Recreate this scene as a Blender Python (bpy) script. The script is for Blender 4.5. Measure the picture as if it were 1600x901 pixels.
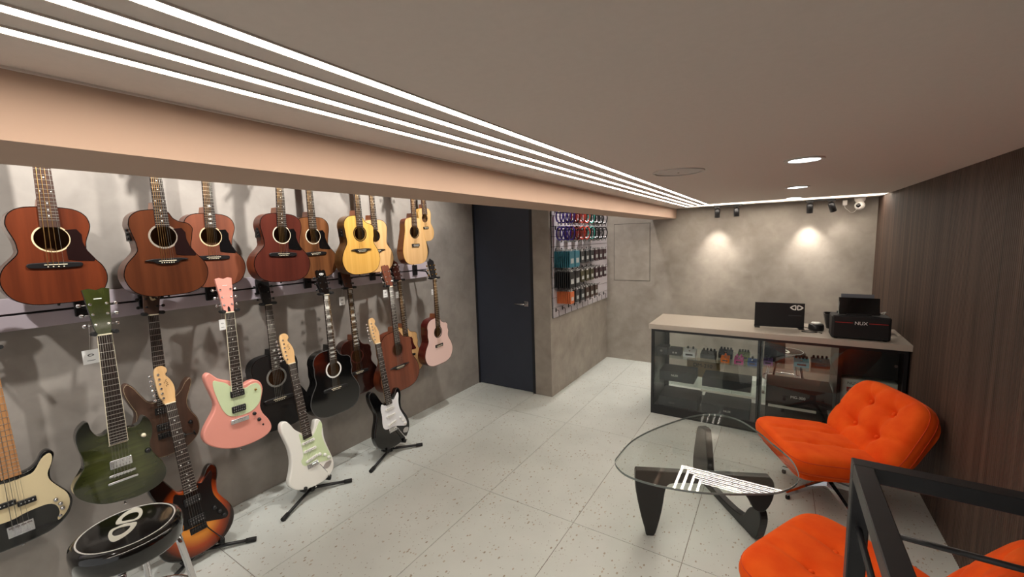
import bpy, math, random
from mathutils import Vector, Matrix
random.seed(7)
for o in list(bpy.data.objects): bpy.data.objects.remove(o)
scene = bpy.context.scene
COL = scene.collection

# ------------------------------------------------------------------ camera
H = 1.667                       # camera height above the floor, metres
CX, CY, FPX = 800.0, 450.5, 646.694
RIGHT = Vector((0.84225505, 0.53821374, -0.03053544))
DOWN = Vector((0.03866225, -0.11680658, -0.99240186))
FWD = Vector((-0.53769105, 0.83467491, -0.11918948))
cam_data = bpy.data.cameras.new('camera')
cam_data.sensor_width = 36.0
cam_data.lens = FPX / 1600.0 * 36.0
cam_data.clip_start = 0.02
cam = bpy.data.objects.new('camera', cam_data)
COL.objects.link(cam)
M = Matrix.Identity(4)
for i in range(3):
    M[i][0] = RIGHT[i]; M[i][1] = -DOWN[i]; M[i][2] = -FWD[i]
M[2][3] = H
cam.matrix_world = M
scene.camera = cam

# ------------------------------------------------------------------ world and exposure
world = bpy.data.worlds.new('world'); scene.world = world
world.use_nodes = True
world.node_tree.nodes['Background'].inputs[0].default_value = (1.0, 0.98, 0.95, 1)
world.node_tree.nodes['Background'].inputs[1].default_value = 0.40
scene.view_settings.view_transform = 'Standard'
scene.view_settings.look = 'None'
scene.view_settings.gamma = 1.0
scene.view_settings.use_curve_mapping = False
scene.view_settings.exposure = 0.6
LED_POWER = 19.0        # emission strength of the ceiling LED lines
DOWNLIGHT_POWER = 9.0
SPOT_POWER = 22.0
ALCOVE_POWER = 62.0

# ------------------------------------------------------------------ pixel -> point helpers (1600 x 901 frame)
def ray(u, v):
    return RIGHT * (u - CX) + DOWN * (v - CY) + FWD * FPX
def at_z(u, v, z):
    r = ray(u, v); return Vector((0, 0, H)) + r * ((z - H) / r.z)
def at_x(u, v, x):
    r = ray(u, v); return Vector((0, 0, H)) + r * (x / r.x)
def at_y(u, v, y):
    r = ray(u, v); return Vector((0, 0, H)) + r * (y / r.y)
def at_plane(u, v, p, n):
    r = ray(u, v); o = Vector((0, 0, H)); return o + r * ((p - o).dot(n) / r.dot(n))

# ------------------------------------------------------------------ mesh helpers
def spline(pts, k=6, closed=True):
    out = []; n = len(pts)
    rng = range(n) if closed else range(n - 1)
    for i in rng:
        if closed: p0, p1, p2, p3 = pts[i - 1], pts[i], pts[(i + 1) % n], pts[(i + 2) % n]
        else: p0, p1, p2, p3 = pts[max(i - 1, 0)], pts[i], pts[i + 1], pts[min(i + 2, n - 1)]
        for j in range(k):
            t = j / k
            out.append(tuple(0.5 * (2 * b + (c - a) * t + (2 * a - 5 * b + 4 * c - d) * t * t + (3 * b - a - 3 * c + d) * t ** 3)
                             for a, b, c, d in zip(p0, p1, p2, p3)))
    if not closed: out.append(tuple(pts[-1]))
    return out
def area2(o):
    return sum(o[i - 1][0] * o[i][1] - o[i][0] * o[i - 1][1] for i in range(len(o)))
def ccw(o):
    return list(o) if area2(o) > 0 else list(o)[::-1]
def inset(o, d):
    n = len(o); out = []
    for i in range(n):
        ax, ay = o[i - 1][:2]; bx, by = o[(i + 1) % n][:2]
        tx, ty = bx - ax, by - ay; l = math.hypot(tx, ty) or 1
        out.append((o[i][0] - ty / l * d, o[i][1] + tx / l * d))
    return out
def circle(cx, cy, r, n=24, a0=0):
    return [(cx + r * math.cos(a0 + 2 * math.pi * i / n), cy + r * math.sin(a0 + 2 * math.pi * i / n)) for i in range(n)]
def rrect(x0, y0, x1, y1, r, n=4):
    out = []
    for cx, cy, a in ((x1 - r, y1 - r, 0), (x0 + r, y1 - r, 90), (x0 + r, y0 + r, 180), (x1 - r, y0 + r, 270)):
        for i in range(n + 1):
            t = math.radians(a + 90 * i / n); out.append((cx + r * math.cos(t), cy + r * math.sin(t)))
    return out

class MB:
    def __init__(self): self.v = []; self.f = []; self.sm = []
    def add(self, vs, fs, smooth=False):
        b = len(self.v); self.v += [tuple(x) for x in vs]
        for f in fs: self.f.append([i + b for i in f]); self.sm.append(smooth)
        return self
    def box(self, x0, y0, z0, x1, y1, z1, bev=0.0):
        x0, x1 = min(x0, x1), max(x0, x1); y0, y1 = min(y0, y1), max(y0, y1); z0, z1 = min(z0, z1), max(z0, z1)
        if bev > 0:
            return self.prism(rrect(x0, y0, x1, y1, min(bev, (x1 - x0) * .49, (y1 - y0) * .49), 3), z0, z1, min(bev * .6, (z1 - z0) * .45))
        return self.add([(x, y, z) for z in (z0, z1) for x, y in ((x0, y0), (x1, y0), (x1, y1), (x0, y1))],
                        [(3, 2, 1, 0), (4, 5, 6, 7), (0, 1, 5, 4), (1, 2, 6, 5), (2, 3, 7, 6), (3, 0, 4, 7)])
    def rings(self, rings, cap0=True, cap1=True, smooth=False, closed=True):
        n = len(rings[0]); vs = [p for r in rings for p in r]; fs = []
        for k in range(len(rings) - 1):
            for i in range(n if closed else n - 1):
                j = (i + 1) % n
                fs.append((k * n + i, k * n + j, (k + 1) * n + j, (k + 1) * n + i))
        b = len(self.v); self.v += [tuple(x) for x in vs]
        for f in fs: self.f.append([i + b for i in f]); self.sm.append(smooth)
        if cap0: self.f.append([b + i for i in range(n)][::-1]); self.sm.append(False)
        if cap1: self.f.append([b + (len(rings) - 1) * n + i for i in range(n)]); self.sm.append(False)
        return self
    def prism(self, o, z0, z1, bev=0.0, bev_back=None, steps=1, smooth=False):
        o = ccw(o); bb = bev if bev_back is None else bev_back
        R = []
        def ring(d, z): return [(x, y, z) for x, y in (inset(o, d) if d else o)]
        if bb > 0:
            for i in range(steps): a = math.pi / 2 * i / steps; R.append(ring(bb * (1 - math.sin(a)), z0 + bb * (1 - math.cos(a))))
            R.append(ring(0, z0 + bb))
        else: R.append(ring(0, z0))
        if bev > 0:
            R.append(ring(0, z1 - bev))
            for i in range(1, steps + 1): a = math.pi / 2 * i / steps; R.append(ring(bev * (1 - math.cos(a)), z1 - bev * (1 - math.sin(a))))
        else: R.append(ring(0, z1))
        return self.rings(R, smooth=smooth)
    def plate(self, o, z):
        o = ccw(o); return self.add([(x, y, z) for x, y in o], [list(range(len(o)))])
    def ring_flat(self, outer, inner, z0, z1):
        # closed band between two outlines with the same number of points
        n = len(outer); vs = []
        for z in (z0, z1):
            vs += [(x, y, z) for x, y in outer] + [(x, y, z) for x, y in inner]
        fs = []
        for i in range(n):
            j = (i + 1) % n
            fs += [(2 * n + i, 2 * n + j, 3 * n + j, 3 * n + i), (j, i, n + i, n + j), (i, j, 2 * n + j, 2 * n + i), (n + j, n + i, 3 * n + i, 3 * n + j)]
        return self.add(vs, fs)
    def tube(self, path, r, n=8, closed=False, smooth=True):
        P = [Vector(p) for p in path]; m = len(P); R = []
        rr = r if isinstance(r, (list, tuple)) else [r] * m
        up = None
        for i in range(m):
            a = P[i - 1] if (i > 0 or closed) else P[i]; b = P[(i + 1) % m] if (i < m - 1 or closed) else P[i]
            t = (b - a).normalized()
            if up is None:
                up = Vector((0, 0, 1)) if abs(t.z) < .9 else Vector((1, 0, 0))
            s = t.cross(up).normalized(); up = s.cross(t).normalized()
            R.append([tuple(P[i] + (s * math.cos(2 * math.pi * k / n) + up * math.sin(2 * math.pi * k / n)) * rr[i]) for k in range(n)])
        if closed: R.append(R[0])
        return self.rings(R, cap0=not closed, cap1=not closed, smooth=smooth)
    def bar(self, p, q, w, h, up=(0, 0, 1)):
        p, q = Vector(p), Vector(q); t = (q - p).normalized(); s = t.cross(Vector(up)).normalized(); u = s.cross(t)
        R = [[tuple(c + s * a * w / 2 + u * b * h / 2) for a, b in ((-1, -1), (1, -1), (1, 1), (-1, 1))] for c in (p, q)]
        return self.rings(R)
    def lathe(self, prof, n=20, c=(0, 0, 0), smooth=True, axis='z'):
        R = []
        for r, z in prof:
            ring = []
            for k in range(n):
                a = 2 * math.pi * k / n; p = (r * math.cos(a), r * math.sin(a), z)
                if axis == 'x': p = (p[2], p[0], p[1])
                if axis == 'y': p = (p[1], p[2], p[0])
                ring.append((p[0] + c[0], p[1] + c[1], p[2] + c[2]))
            R.append(ring)
        return self.rings(R, smooth=smooth)
    def ball(self, c, r, n=12, sx=1, sy=1, sz=1):
        m = max(4, n // 2); prof = [(max(1e-5, r * math.sin(math.pi * i / m)), -r * math.cos(math.pi * i / m)) for i in range(m + 1)]
        k = len(self.v); self.lathe(prof, n)
        for i in range(k, len(self.v)):
            x, y, z = self.v[i]; self.v[i] = (c[0] + x * sx, c[1] + y * sy, c[2] + z * sz)
        return self
    def xf(self, m):
        self.v = [tuple(m @ Vector(p)) for p in self.v]; return self
    def mesh(self, name, mat):
        me = bpy.data.meshes.new(name); me.from_pydata(self.v, [], self.f)
        me.polygons.foreach_set('use_smooth', self.sm)
        if mat is not None: me.materials.append(mat)
        me.update(); return me
    def build(self, name, mat, parent=None, **kw):
        return link(name, self.mesh(name, mat), parent, **kw)

def link(name, data, parent=None, label=None, cat=None, group=None, kind=None, loc=None, rot=None, scale=None):
    o = bpy.data.objects.new(name, data); COL.objects.link(o)
    if parent is not None: o.parent = parent
    if loc is not None: o.location = loc
    if rot is not None: o.rotation_euler = rot
    if scale is not None: o.scale = scale
    return tag(o, label, cat, group, kind)
def tag(o, label=None, cat=None, group=None, kind=None):
    if label: o['label'] = label
    if cat: o['category'] = cat
    if group: o['group'] = group
    if kind: o['kind'] = kind
    return o
def empty(name, label, cat, loc=(0, 0, 0), rotz=0.0, group=None):
    o = link(name, None, None, label, cat, group, loc=loc, rot=(0, 0, rotz)); o.empty_display_size = .05
    return o
def copy_tree(o, parent=None):
    c = o.copy(); COL.objects.link(c)
    if parent is not None: c.parent = parent
    for ch in list(o.children): copy_tree(ch, c)
    return c
TEXT_CACHE = {}
def text_mesh(s, size, mat, depth=0.0006, shear=0.0):
    cu = bpy.data.curves.new('lettering', 'FONT'); cu.body = s; cu.size = size; cu.extrude = depth
    cu.align_x = 'CENTER'; cu.align_y = 'CENTER'; cu.shear = shear; cu.resolution_u = 3
    ob = bpy.data.objects.new('lettering', cu); COL.objects.link(ob)
    dg = bpy.context.evaluated_depsgraph_get(); dg.update()
    me = bpy.data.meshes.new_from_object(ob.evaluated_get(dg))
    bpy.data.objects.remove(ob); bpy.data.curves.remove(cu)
    me.materials.clear(); me.materials.append(mat)
    return me

# ------------------------------------------------------------------ materials
MATS = {}
def nodes_of(name):
    m = bpy.data.materials.new(name); m.use_nodes = True
    nt = m.node_tree; b = nt.nodes['Principled BSDF']; return m, nt, b
def lin(c):
    return tuple(((x / 255) / 12.92 if x / 255 <= .04045 else ((x / 255 + .055) / 1.055) ** 2.4) for x in c)
def plain(name, rgb, rough=.5, metal=0.0, coat=0.0, emit=0.0, spec=None, noise=0.0, nscale=20):
    if name in MATS: return MATS[name]
    m, nt, b = nodes_of(name); c = lin(rgb) + (1,)
    b.inputs['Base Color'].default_value = c; b.inputs['Roughness'].default_value = rough
    b.inputs['Metallic'].default_value = metal; b.inputs['Coat Weight'].default_value = coat
    b.inputs['Coat Roughness'].default_value = .06
    if spec is not None: b.inputs['Specular IOR Level'].default_value = spec
    if emit:
        b.inputs['Emission Color'].default_value = c; b.inputs['Emission Strength'].default_value = emit
    if noise:
        tc = nt.nodes.new('ShaderNodeTexCoord'); n = nt.nodes.new('ShaderNodeTexNoise'); n.inputs['Scale'].default_value = nscale
        n.inputs['Detail'].default_value = 4
        mx = nt.nodes.new('ShaderNodeMix'); mx.data_type = 'RGBA'; mx.inputs[6].default_value = tuple(x * (1 - noise) for x in c[:3]) + (1,)
        mx.inputs[7].default_value = tuple(min(1, x * (1 + noise)) for x in c[:3]) + (1,)
        nt.links.new(tc.outputs['Object'], n.inputs['Vector']); nt.links.new(n.outputs['Fac'], mx.inputs[0])
        nt.links.new(mx.outputs[2], b.inputs['Base Color'])
    MATS[name] = m; return m
def wood(name, c1, c2, rough=.3, coat=.4, sx=60, sy=3.0, fine=.35):
    # grain runs along the local y axis (the neck direction of an instrument)
    if name in MATS: return MATS[name]
    m, nt, b = nodes_of(name)
    tc = nt.nodes.new('ShaderNodeTexCoord'); mp = nt.nodes.new('ShaderNodeMapping')
    mp.inputs['Scale'].default_value = (sx, sy, sx)
    n1 = nt.nodes.new('ShaderNodeTexNoise'); n1.inputs['Scale'].default_value = 1.0; n1.inputs['Detail'].default_value = 6
    n2 = nt.nodes.new('ShaderNodeTexNoise'); n2.inputs['Scale'].default_value = .22; n2.inputs['Detail'].default_value = 2
    mp2 = nt.nodes.new('ShaderNodeMapping'); mp2.inputs['Scale'].default_value = (sx, sy * .6, sx)
    ad = nt.nodes.new('ShaderNodeMath'); ad.operation = 'MULTIPLY_ADD'; ad.inputs[1].default_value = fine
    cr = nt.nodes.new('ShaderNodeValToRGB'); cr.color_ramp.elements[0].position = .38; cr.color_ramp.elements[1].position = .92
    cr.color_ramp.elements[0].color = lin(c1) + (1,); cr.color_ramp.elements[1].color = lin(c2) + (1,)
    L = nt.links.new
    L(tc.outputs['Object'], mp.inputs[0]); L(mp.outputs[0], n1.inputs['Vector'])
    L(tc.outputs['Object'], mp2.inputs[0]); L(mp2.outputs[0], n2.inputs['Vector'])
    L(n1.outputs['Fac'], ad.inputs[0]); L(n2.outputs['Fac'], ad.inputs[2]); L(ad.outputs[0], cr.inputs[0])
    L(cr.outputs[0], b.inputs['Base Color'])
    b.inputs['Roughness'].default_value = rough; b.inputs['Coat Weight'].default_value = coat; b.inputs['Coat Roughness'].default_value = .08
    MATS[name] = m; return m
def emitter(name, rgb, strength):
    if name in MATS: return MATS[name]
    m, nt, b = nodes_of(name); b.inputs['Base Color'].default_value = (1, 1, 1, 1)
    b.inputs['Emission Color'].default_value = lin(rgb) + (1,); b.inputs['Emission Strength'].default_value = strength
    MATS[name] = m; return m
def glass(name, tint=(.93, .96, .95), ior=1.5, rough=.01):
    # clear pane: see-through with a fresnel reflection on top
    if name in MATS: return MATS[name]
    m = bpy.data.materials.new(name); m.use_nodes = True; nt = m.node_tree
    for n in list(nt.nodes): nt.nodes.remove(n)
    out = nt.nodes.new('ShaderNodeOutputMaterial'); tr = nt.nodes.new('ShaderNodeBsdfTransparent'); gl = nt.nodes.new('ShaderNodeBsdfGlossy')
    fr = nt.nodes.new('ShaderNodeFresnel'); fr.inputs['IOR'].default_value = 1.5
    ge = nt.nodes.new('ShaderNodeNewGeometry'); im = nt.nodes.new('ShaderNodeMath'); im.operation = 'MULTIPLY_ADD'; im.inputs[1].default_value = 1 / ior - ior; im.inputs[2].default_value = ior
    nt.links.new(ge.outputs['Backfacing'], im.inputs[0]); nt.links.new(im.outputs[0], fr.inputs['IOR'])   # same reflection from both sides of the pane
    mx = nt.nodes.new('ShaderNodeMixShader')
    tr.inputs[0].default_value = tint + (1,); gl.inputs['Roughness'].default_value = rough; gl.inputs[0].default_value = (1, 1, 1, 1)
    L = nt.links.new; L(fr.outputs[0], mx.inputs[0]); L(tr.outputs[0], mx.inputs[1]); L(gl.outputs[0], mx.inputs[2]); L(mx.outputs[0], out.inputs[0])
    MATS[name] = m; return m
def plaster(name, c1, c2, rough=.75, s1=1.6, s2=7.0, bump=.12):
    if name in MATS: return MATS[name]
    m, nt, b = nodes_of(name); L = nt.links.new
    tc = nt.nodes.new('ShaderNodeTexCoord')
    n1 = nt.nodes.new('ShaderNodeTexNoise'); n1.inputs['Scale'].default_value = s1; n1.inputs['Detail'].default_value = 5; n1.inputs['Roughness'].default_value = .62
    n2 = nt.nodes.new('ShaderNodeTexNoise'); n2.inputs['Scale'].default_value = s2; n2.inputs['Detail'].default_value = 6; n2.inputs['Distortion'].default_value = .6
    ad = nt.nodes.new('ShaderNodeMath'); ad.operation = 'MULTIPLY_ADD'; ad.inputs[1].default_value = .45
    cr = nt.nodes.new('ShaderNodeValToRGB'); cr.color_ramp.elements[0].position = .45; cr.color_ramp.elements[1].position = 1.0
    cr.color_ramp.elements[0].color = lin(c1) + (1,); cr.color_ramp.elements[1].color = lin(c2) + (1,)
    bp = nt.nodes.new('ShaderNodeBump'); bp.inputs['Strength'].default_value = bump; bp.inputs['Distance'].default_value = .01
    L(tc.outputs['Object'], n1.inputs['Vector']); L(tc.outputs['Object'], n2.inputs['Vector'])
    L(n2.outputs['Fac'], ad.inputs[0]); L(n1.outputs['Fac'], ad.inputs[2]); L(ad.outputs[0], cr.inputs[0]); L(cr.outputs[0], b.inputs['Base Color'])
    L(n2.outputs['Fac'], bp.inputs['Height']); L(bp.outputs[0], b.inputs['Normal'])
    b.inputs['Roughness'].default_value = rough
    MATS[name] = m; return m

black = plain('black_satin', (22, 22, 24), .38)
black_gloss = plain('black_gloss', (10, 10, 11), .12, coat=.6)
black_rubber = plain('black_rubber', (16, 16, 17), .7)
chrome = plain('chrome', (225, 225, 228), .12, metal=1.0)
nickel = plain('nickel', (190, 190, 192), .25, metal=1.0)
gold = plain('gold_metal', (190, 150, 80), .25, metal=1.0)
white = plain('white_plastic', (232, 232, 228), .4)
ivory = plain('ivory', (235, 226, 200), .4)
cream = plain('cream', (222, 205, 165), .4)
pearl = plain('pearl', (215, 218, 214), .25)
steel_string = plain('steel_string', (200, 196, 186), .3, metal=.7)
bronze_string = plain('bronze_string', (186, 146, 92), .45, metal=.5)
fret_metal = plain('fret_metal', (215, 212, 205), .3, metal=.8)

# ================================================================== the room
WX = -2.905          # guitar wall
RX = 0.812           # fluted wood wall
BY = 5.40            # back wall
DY = 3.735           # wall with the door
SX = -1.945          # wall with the accessory board
CZ = 1.967           # ceiling
BEAM0, BEAM1, BEAMZ = -1.06, -1.342, 1.85
AZ = 2.75            # ceiling over the guitar wall
NEAR = -1.6          # where the shop goes on behind the camera
wall_m = plaster('microcement', (128, 120, 112), (172, 164, 154))
wall_l = plaster('microcement_guitar_wall', (128, 122, 117), (170, 164, 157))
ceil_m = plain('ceiling_paint', (212, 200, 192), .85, noise=.04, nscale=60)
beam_m = plain('beam_paint', (184, 158, 140), .8, noise=.05, nscale=5)

def struct(name, mb, mat, parent=None, label=None):
    o = mb.build(name, mat, parent)
    if parent is None: o['kind'] = 'structure'
    if label: o['label'] = label
    return o
# floor: slab with a grout bed and single terrazzo tiles 0.6 x 1.18 m
def terrazzo():
    m, nt, b = nodes_of('terrazzo'); L = nt.links.new
    tc = nt.nodes.new('ShaderNodeTexCoord'); oi = nt.nodes.new('ShaderNodeObjectInfo')
    base = nt.nodes.new('ShaderNodeTexNoise'); base.inputs['Scale'].default_value = 2.2; base.inputs['Detail'].default_value = 5
    cr = nt.nodes.new('ShaderNodeValToRGB'); cr.color_ramp.elements[0].position = .3; cr.color_ramp.elements[1].position = .75
    cr.color_ramp.elements[0].color = lin((198, 203, 199)) + (1,); cr.color_ramp.elements[1].color = lin((216, 221, 217)) + (1,)
    L(tc.outputs['Object'], base.inputs['Vector']); L(base.outputs['Fac'], cr.inputs[0])
    cur = cr.outputs[0]
    for sc, th, lo, hi in ((38, .19, (150, 140, 124), (186, 178, 164)), (75, .17, (136, 134, 128), (182, 172, 158)), (24, .10, (168, 150, 126), (190, 186, 178))):
        v = nt.nodes.new('ShaderNodeTexVoronoi'); v.inputs['Scale'].default_value = sc; v.inputs['Randomness'].default_value = 1
        mp = nt.nodes.new('ShaderNodeMapping'); mp.inputs['Scale'].default_value = (1, .62, 1); mp.inputs['Rotation'].default_value = (0, 0, sc)
        L(tc.outputs['Object'], mp.inputs[0]); L(mp.outputs[0], v.inputs['Vector'])
        lt = nt.nodes.new('ShaderNodeMath'); lt.operation = 'LESS_THAN'; lt.inputs[1].default_value = th
        # only some cells carry a chip, each of its own tone
        sp = nt.nodes.new('ShaderNodeSeparateColor'); gt = nt.nodes.new('ShaderNodeMath'); gt.operation = 'GREATER_THAN'; gt.inputs[1].default_value = .55
        mu = nt.nodes.new('ShaderNodeMath'); mu.operation = 'MULTIPLY'
        c2 = nt.nodes.new('ShaderNodeMix'); c2.data_type = 'RGBA'; c2.inputs[6].default_value = lin(lo) + (1,); c2.inputs[7].default_value = lin(hi) + (1,)
        mx = nt.nodes.new('ShaderNodeMix'); mx.data_type = 'RGBA'
        L(v.outputs['Distance'], lt.inputs[0]); L(v.outputs['Color'], sp.inputs[0]); L(sp.outputs[0], gt.inputs[0])
        L(lt.outputs[0], mu.inputs[0]); L(gt.outputs[0], mu.inputs[1]); L(sp.outputs[1], c2.inputs[0])
        L(mu.outputs[0], mx.inputs[0]); L(cur, mx.inputs[6]); L(c2.outputs[2], mx.inputs[7]); cur = mx.outputs[2]
    L(cur, b.inputs['Base Color']); b.inputs['Roughness'].default_value = .32; b.inputs['Specular IOR Level'].default_value = .4
    return m
terr = terrazzo()
grout = plain('grout', (128, 118, 106), .9)
fl = struct('floor', MB().box(WX - .1, NEAR, -.06, RX + .1, BY + .1, -.003), grout)
TX0, TY0, TW, TL = -0.9518 - .6 * 4, 2.066 - 1.183 * 4, .6, 1.183
for i in range(8):
    for j in range(8):
        x0, y0 = TX0 + i * TW, TY0 + j * TL
        a, b_, c, d = max(x0, WX) + .0016, max(y0, NEAR) + .0016, min(x0 + TW, RX) - .0016, min(y0 + TL, BY) - .0016
        if c - a < .02 or d - b_ < .02: continue
        if c < SX and b_ > DY + .02: continue
        MB().box(a, b_, -.01, c, d, 0).build('floor_tile', terr, fl)

struct('wall_left', MB().box(WX - .1, NEAR, 0, WX, DY + .1, AZ), wall_l)
struct('wall_back', MB().box(SX - .1, BY, 0, RX + .1, BY + .1, AZ), wall_m)
struct('wall_accessories', MB().box(SX - .12, DY, 0, SX, BY, AZ), wall_m)
DX0, DX1, DZ1 = WX + .012, -2.14, 2.08
wd = MB().box(DX1, DY, 0, SX - .12, DY + .1, AZ).box(WX, DY, DZ1, DX1, DY + .1, AZ)
struct('wall_door', wd, wall_m)
struct('ceiling', MB().box(BEAM0, NEAR, CZ, RX + .1, BY + .1, CZ + .1), ceil_m)
struct('ceiling_alcove', MB().box(WX - .1, NEAR, AZ, BEAM1, BY + .1, AZ + .1), ceil_m)
struct('beam', MB().box(BEAM1, NEAR, BEAMZ, BEAM0, BY, AZ + .1), beam_m)
struct('trim_1', MB().box(BEAM0, NEAR, CZ - .004, BEAM0 + .006, BY, CZ), plain('caulk', (214, 204, 194), .6), label='thin white caulk line between beam and ceiling')
# flush wall panel
pn = MB()
px0, px1, pz0, pz1 = -1.84, -1.37, 1.072, 1.815
for a, b_, c, d in ((px0, pz0, px1, pz0 + .004), (px0, pz1 - .004, px1, pz1), (px0, pz0, px0 + .004, pz1), (px1 - .004, pz0, px1, pz1)):
    pn.box(a, BY - .0015, b_, c, BY, d)
hatch = struct('access_panel', MB().box(px0 + .005, BY - .004, pz0 + .005, px1 - .005, BY, pz1 - .005), wall_m)
pn.build('shadow_gap', black, hatch); hatch['label'] = 'flush plaster access panel with dark outline in the back wall'
# door
door = struct('door_1', MB().box(DX0 + .004, DY + .012, .006, DX1 - .03, DY + .05, DZ1 - .02), plain('door_paint', (50, 55, 68), .55, noise=.1, nscale=9))
door['label'] = 'dark navy flush door beside the guitar wall'
dfm = plain('door_frame_paint', (26, 28, 34), .5)
MB().box(DX1 - .03, DY - .006, 0, DX1, DY + .06, DZ1).build('door_frame', dfm, door)
MB().box(WX + .001, DY - .006, DZ1 - .02, DX1 - .03, DY + .06, DZ1).build('door_frame', dfm, door)
MB().box(WX + .001, DY - .004, 0, DX0 + .004, DY + .06, DZ1 - .02).build('door_frame', dfm, door)
hd = MB().box(-2.262, DY + .004, .945, -2.212, DY + .012, 1.0, .003); hd = hd.build('door_handle', nickel, door)
MB().tube([(-2.237, DY + .006, .975), (-2.237, DY - .04, .975), (-2.245, DY - .046, .975), (-2.345, DY - .046, .975)], .009, 10).build('lever', nickel, hd)
MB().box(DX1 - .034, DY + .004, .935, DX1 - .018, DY + .012, 1.01).build('latch_plate', nickel, door)
# fluted wood wall: shallow half-round flutes, one continuous cladding
def fluted():
    m, nt, b = nodes_of('fluted_walnut'); L = nt.links.new
    tc = nt.nodes.new('ShaderNodeTexCoord')
    mp = nt.nodes.new('ShaderNodeMapping'); mp.inputs['Scale'].default_value = (1, 26, .35)
    n = nt.nodes.new('ShaderNodeTexNoise'); n.inputs['Scale'].default_value = 1.0; n.inputs['Detail'].default_value = 5
    mp2 = nt.nodes.new('ShaderNodeMapping'); mp2.inputs['Scale'].default_value = (1, 240, 2.2)
    n2 = nt.nodes.new('ShaderNodeTexNoise'); n2.inputs['Scale'].default_value = 1.0; n2.inputs['Detail'].default_value = 3
    ad = nt.nodes.new('ShaderNodeMath'); ad.operation = 'MULTIPLY_ADD'; ad.inputs[1].default_value = .5
    cr = nt.nodes.new('ShaderNodeValToRGB'); e = cr.color_ramp.elements
    e[0].position = .45; e[0].color = lin((29, 22, 20)) + (1,); e[1].position = 1.0; e[1].color = lin((94, 74, 63)) + (1,)
    L(tc.outputs['Object'], mp.inputs[0]); L(mp.outputs[0], n.inputs['Vector']); L(tc.outputs['Object'], mp2.inputs[0]); L(mp2.outputs[0], n2.inputs['Vector'])
    L(n2.outputs['Fac'], ad.inputs[0]); L(n.outputs['Fac'], ad.inputs[2]); L(ad.outputs[0], cr.inputs[0]); L(cr.outputs[0], b.inputs['Base Color'])
    b.inputs['Roughness'].default_value = .5; return m
flm = fluted()
PITCH = .0165
prof = []
y = NEAR
while y < BY - PITCH * .5:
    for t in (0, .18, .36, .5, .64, .82):
        prof.append((RX - .004 * (math.sin(math.pi * t) ** .5 if t > 0 else 0), y + t * PITCH))
    y += PITCH
prof.append((RX, BY))
ww = MB(); n = len(prof)
ww.add([(x, y_, z) for z in (0, CZ) for x, y_ in prof], [(i, i + n, i + 1 + n, i + 1) for i in range(n - 1)], True)
ww.box(RX + .002, NEAR, 0, RX + .1, BY, CZ)
struct('wall_right', ww, flm)

# ------------------------------------------------------------------ lights of the room
led_m = emitter('led_diffuser', (255, 242, 226), LED_POWER)
alu = plain('led_profile', (206, 196, 186), .5)
LX = (-.885, -.808, -.731, -.654); LY = (5.131, 5.054, 4.977, 4.90)
for i, (lx, ly) in enumerate(zip(LX, LY)):
    names = ('outermost LED line on the ceiling, beside the beam', 'second LED line on the ceiling from the beam',
             'third LED line on the ceiling from the beam', 'innermost LED line on the ceiling, farthest from the beam')
    e = empty('led_line', names[i] + ', turning along the back wall', 'ceiling light', (lx, ly, CZ), group='parallel LED lines on the ceiling')
    w = .011
    # profile and diffuser as an L seen from below: along y, then along x
    def ell(hw, z0, z1):
        o = [(-hw, NEAR - ly), (hw, NEAR - ly), (hw, -hw), (RX - .012 - lx, -hw), (RX - .012 - lx, hw), (-hw, hw)]
        return MB().prism(o, z0, z1)
    def ellpts(hw): return [(-hw, NEAR - ly), (hw, NEAR - ly), (hw, -hw), (RX - .012 - lx, -hw), (RX - .012 - lx, hw), (-hw, hw)]
    MB().ring_flat(ellpts(w + .003), ellpts(w), -.003, 0).build('profile', alu, e)
    ell(w, -.0018, 0).build('diffuser', led_m, e)
# recessed downlights
dl_m = emitter('downlight_diffuser', (240, 246, 255), DOWNLIGHT_POWER)
rim = plain('downlight_rim', (196, 190, 184), .45)
for i, (x, y, r) in enumerate(((.08, 2.22, .058), (.098, 3.58, .058), (.105, 4.72, .058))):
    lb = ('large round recessed downlight over the glass coffee table', 'middle round recessed downlight in the row', 'round recessed downlight next to the LED lines at the back wall')[i]
    e = empty('downlight', lb, 'downlight', (x, y, CZ), group='recessed downlights in a row')
    MB().ring_flat(circle(0, 0, r + .016, 40), circle(0, 0, r, 40), -.006, 0).build('rim', rim, e)
    MB().lathe([(r, 0), (r, -.002), (r * .97, -.0035), (.001, -.0038)][::-1], 40).build('diffuser', dl_m, e)
e = empty('ceiling_speaker', 'round flush ceiling loudspeaker with grey grille', 'speaker', (-.424, 2.19, CZ))
MB().ring_flat(circle(0, 0, .118, 48), circle(0, 0, .107, 48), -.006, 0).build('rim', rim, e)
MB().lathe([(.107, 0), (.107, -.002), (.09, -.004), (.001, -.005)][::-1], 48).build('grille', plain('speaker_grille', (196, 190, 186), .7, noise=.25, nscale=500), e)
MB().lathe([(.004, 0), (.004, -.0065), (.001, -.007)][::-1], 10).build('badge', nickel, e)
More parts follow.
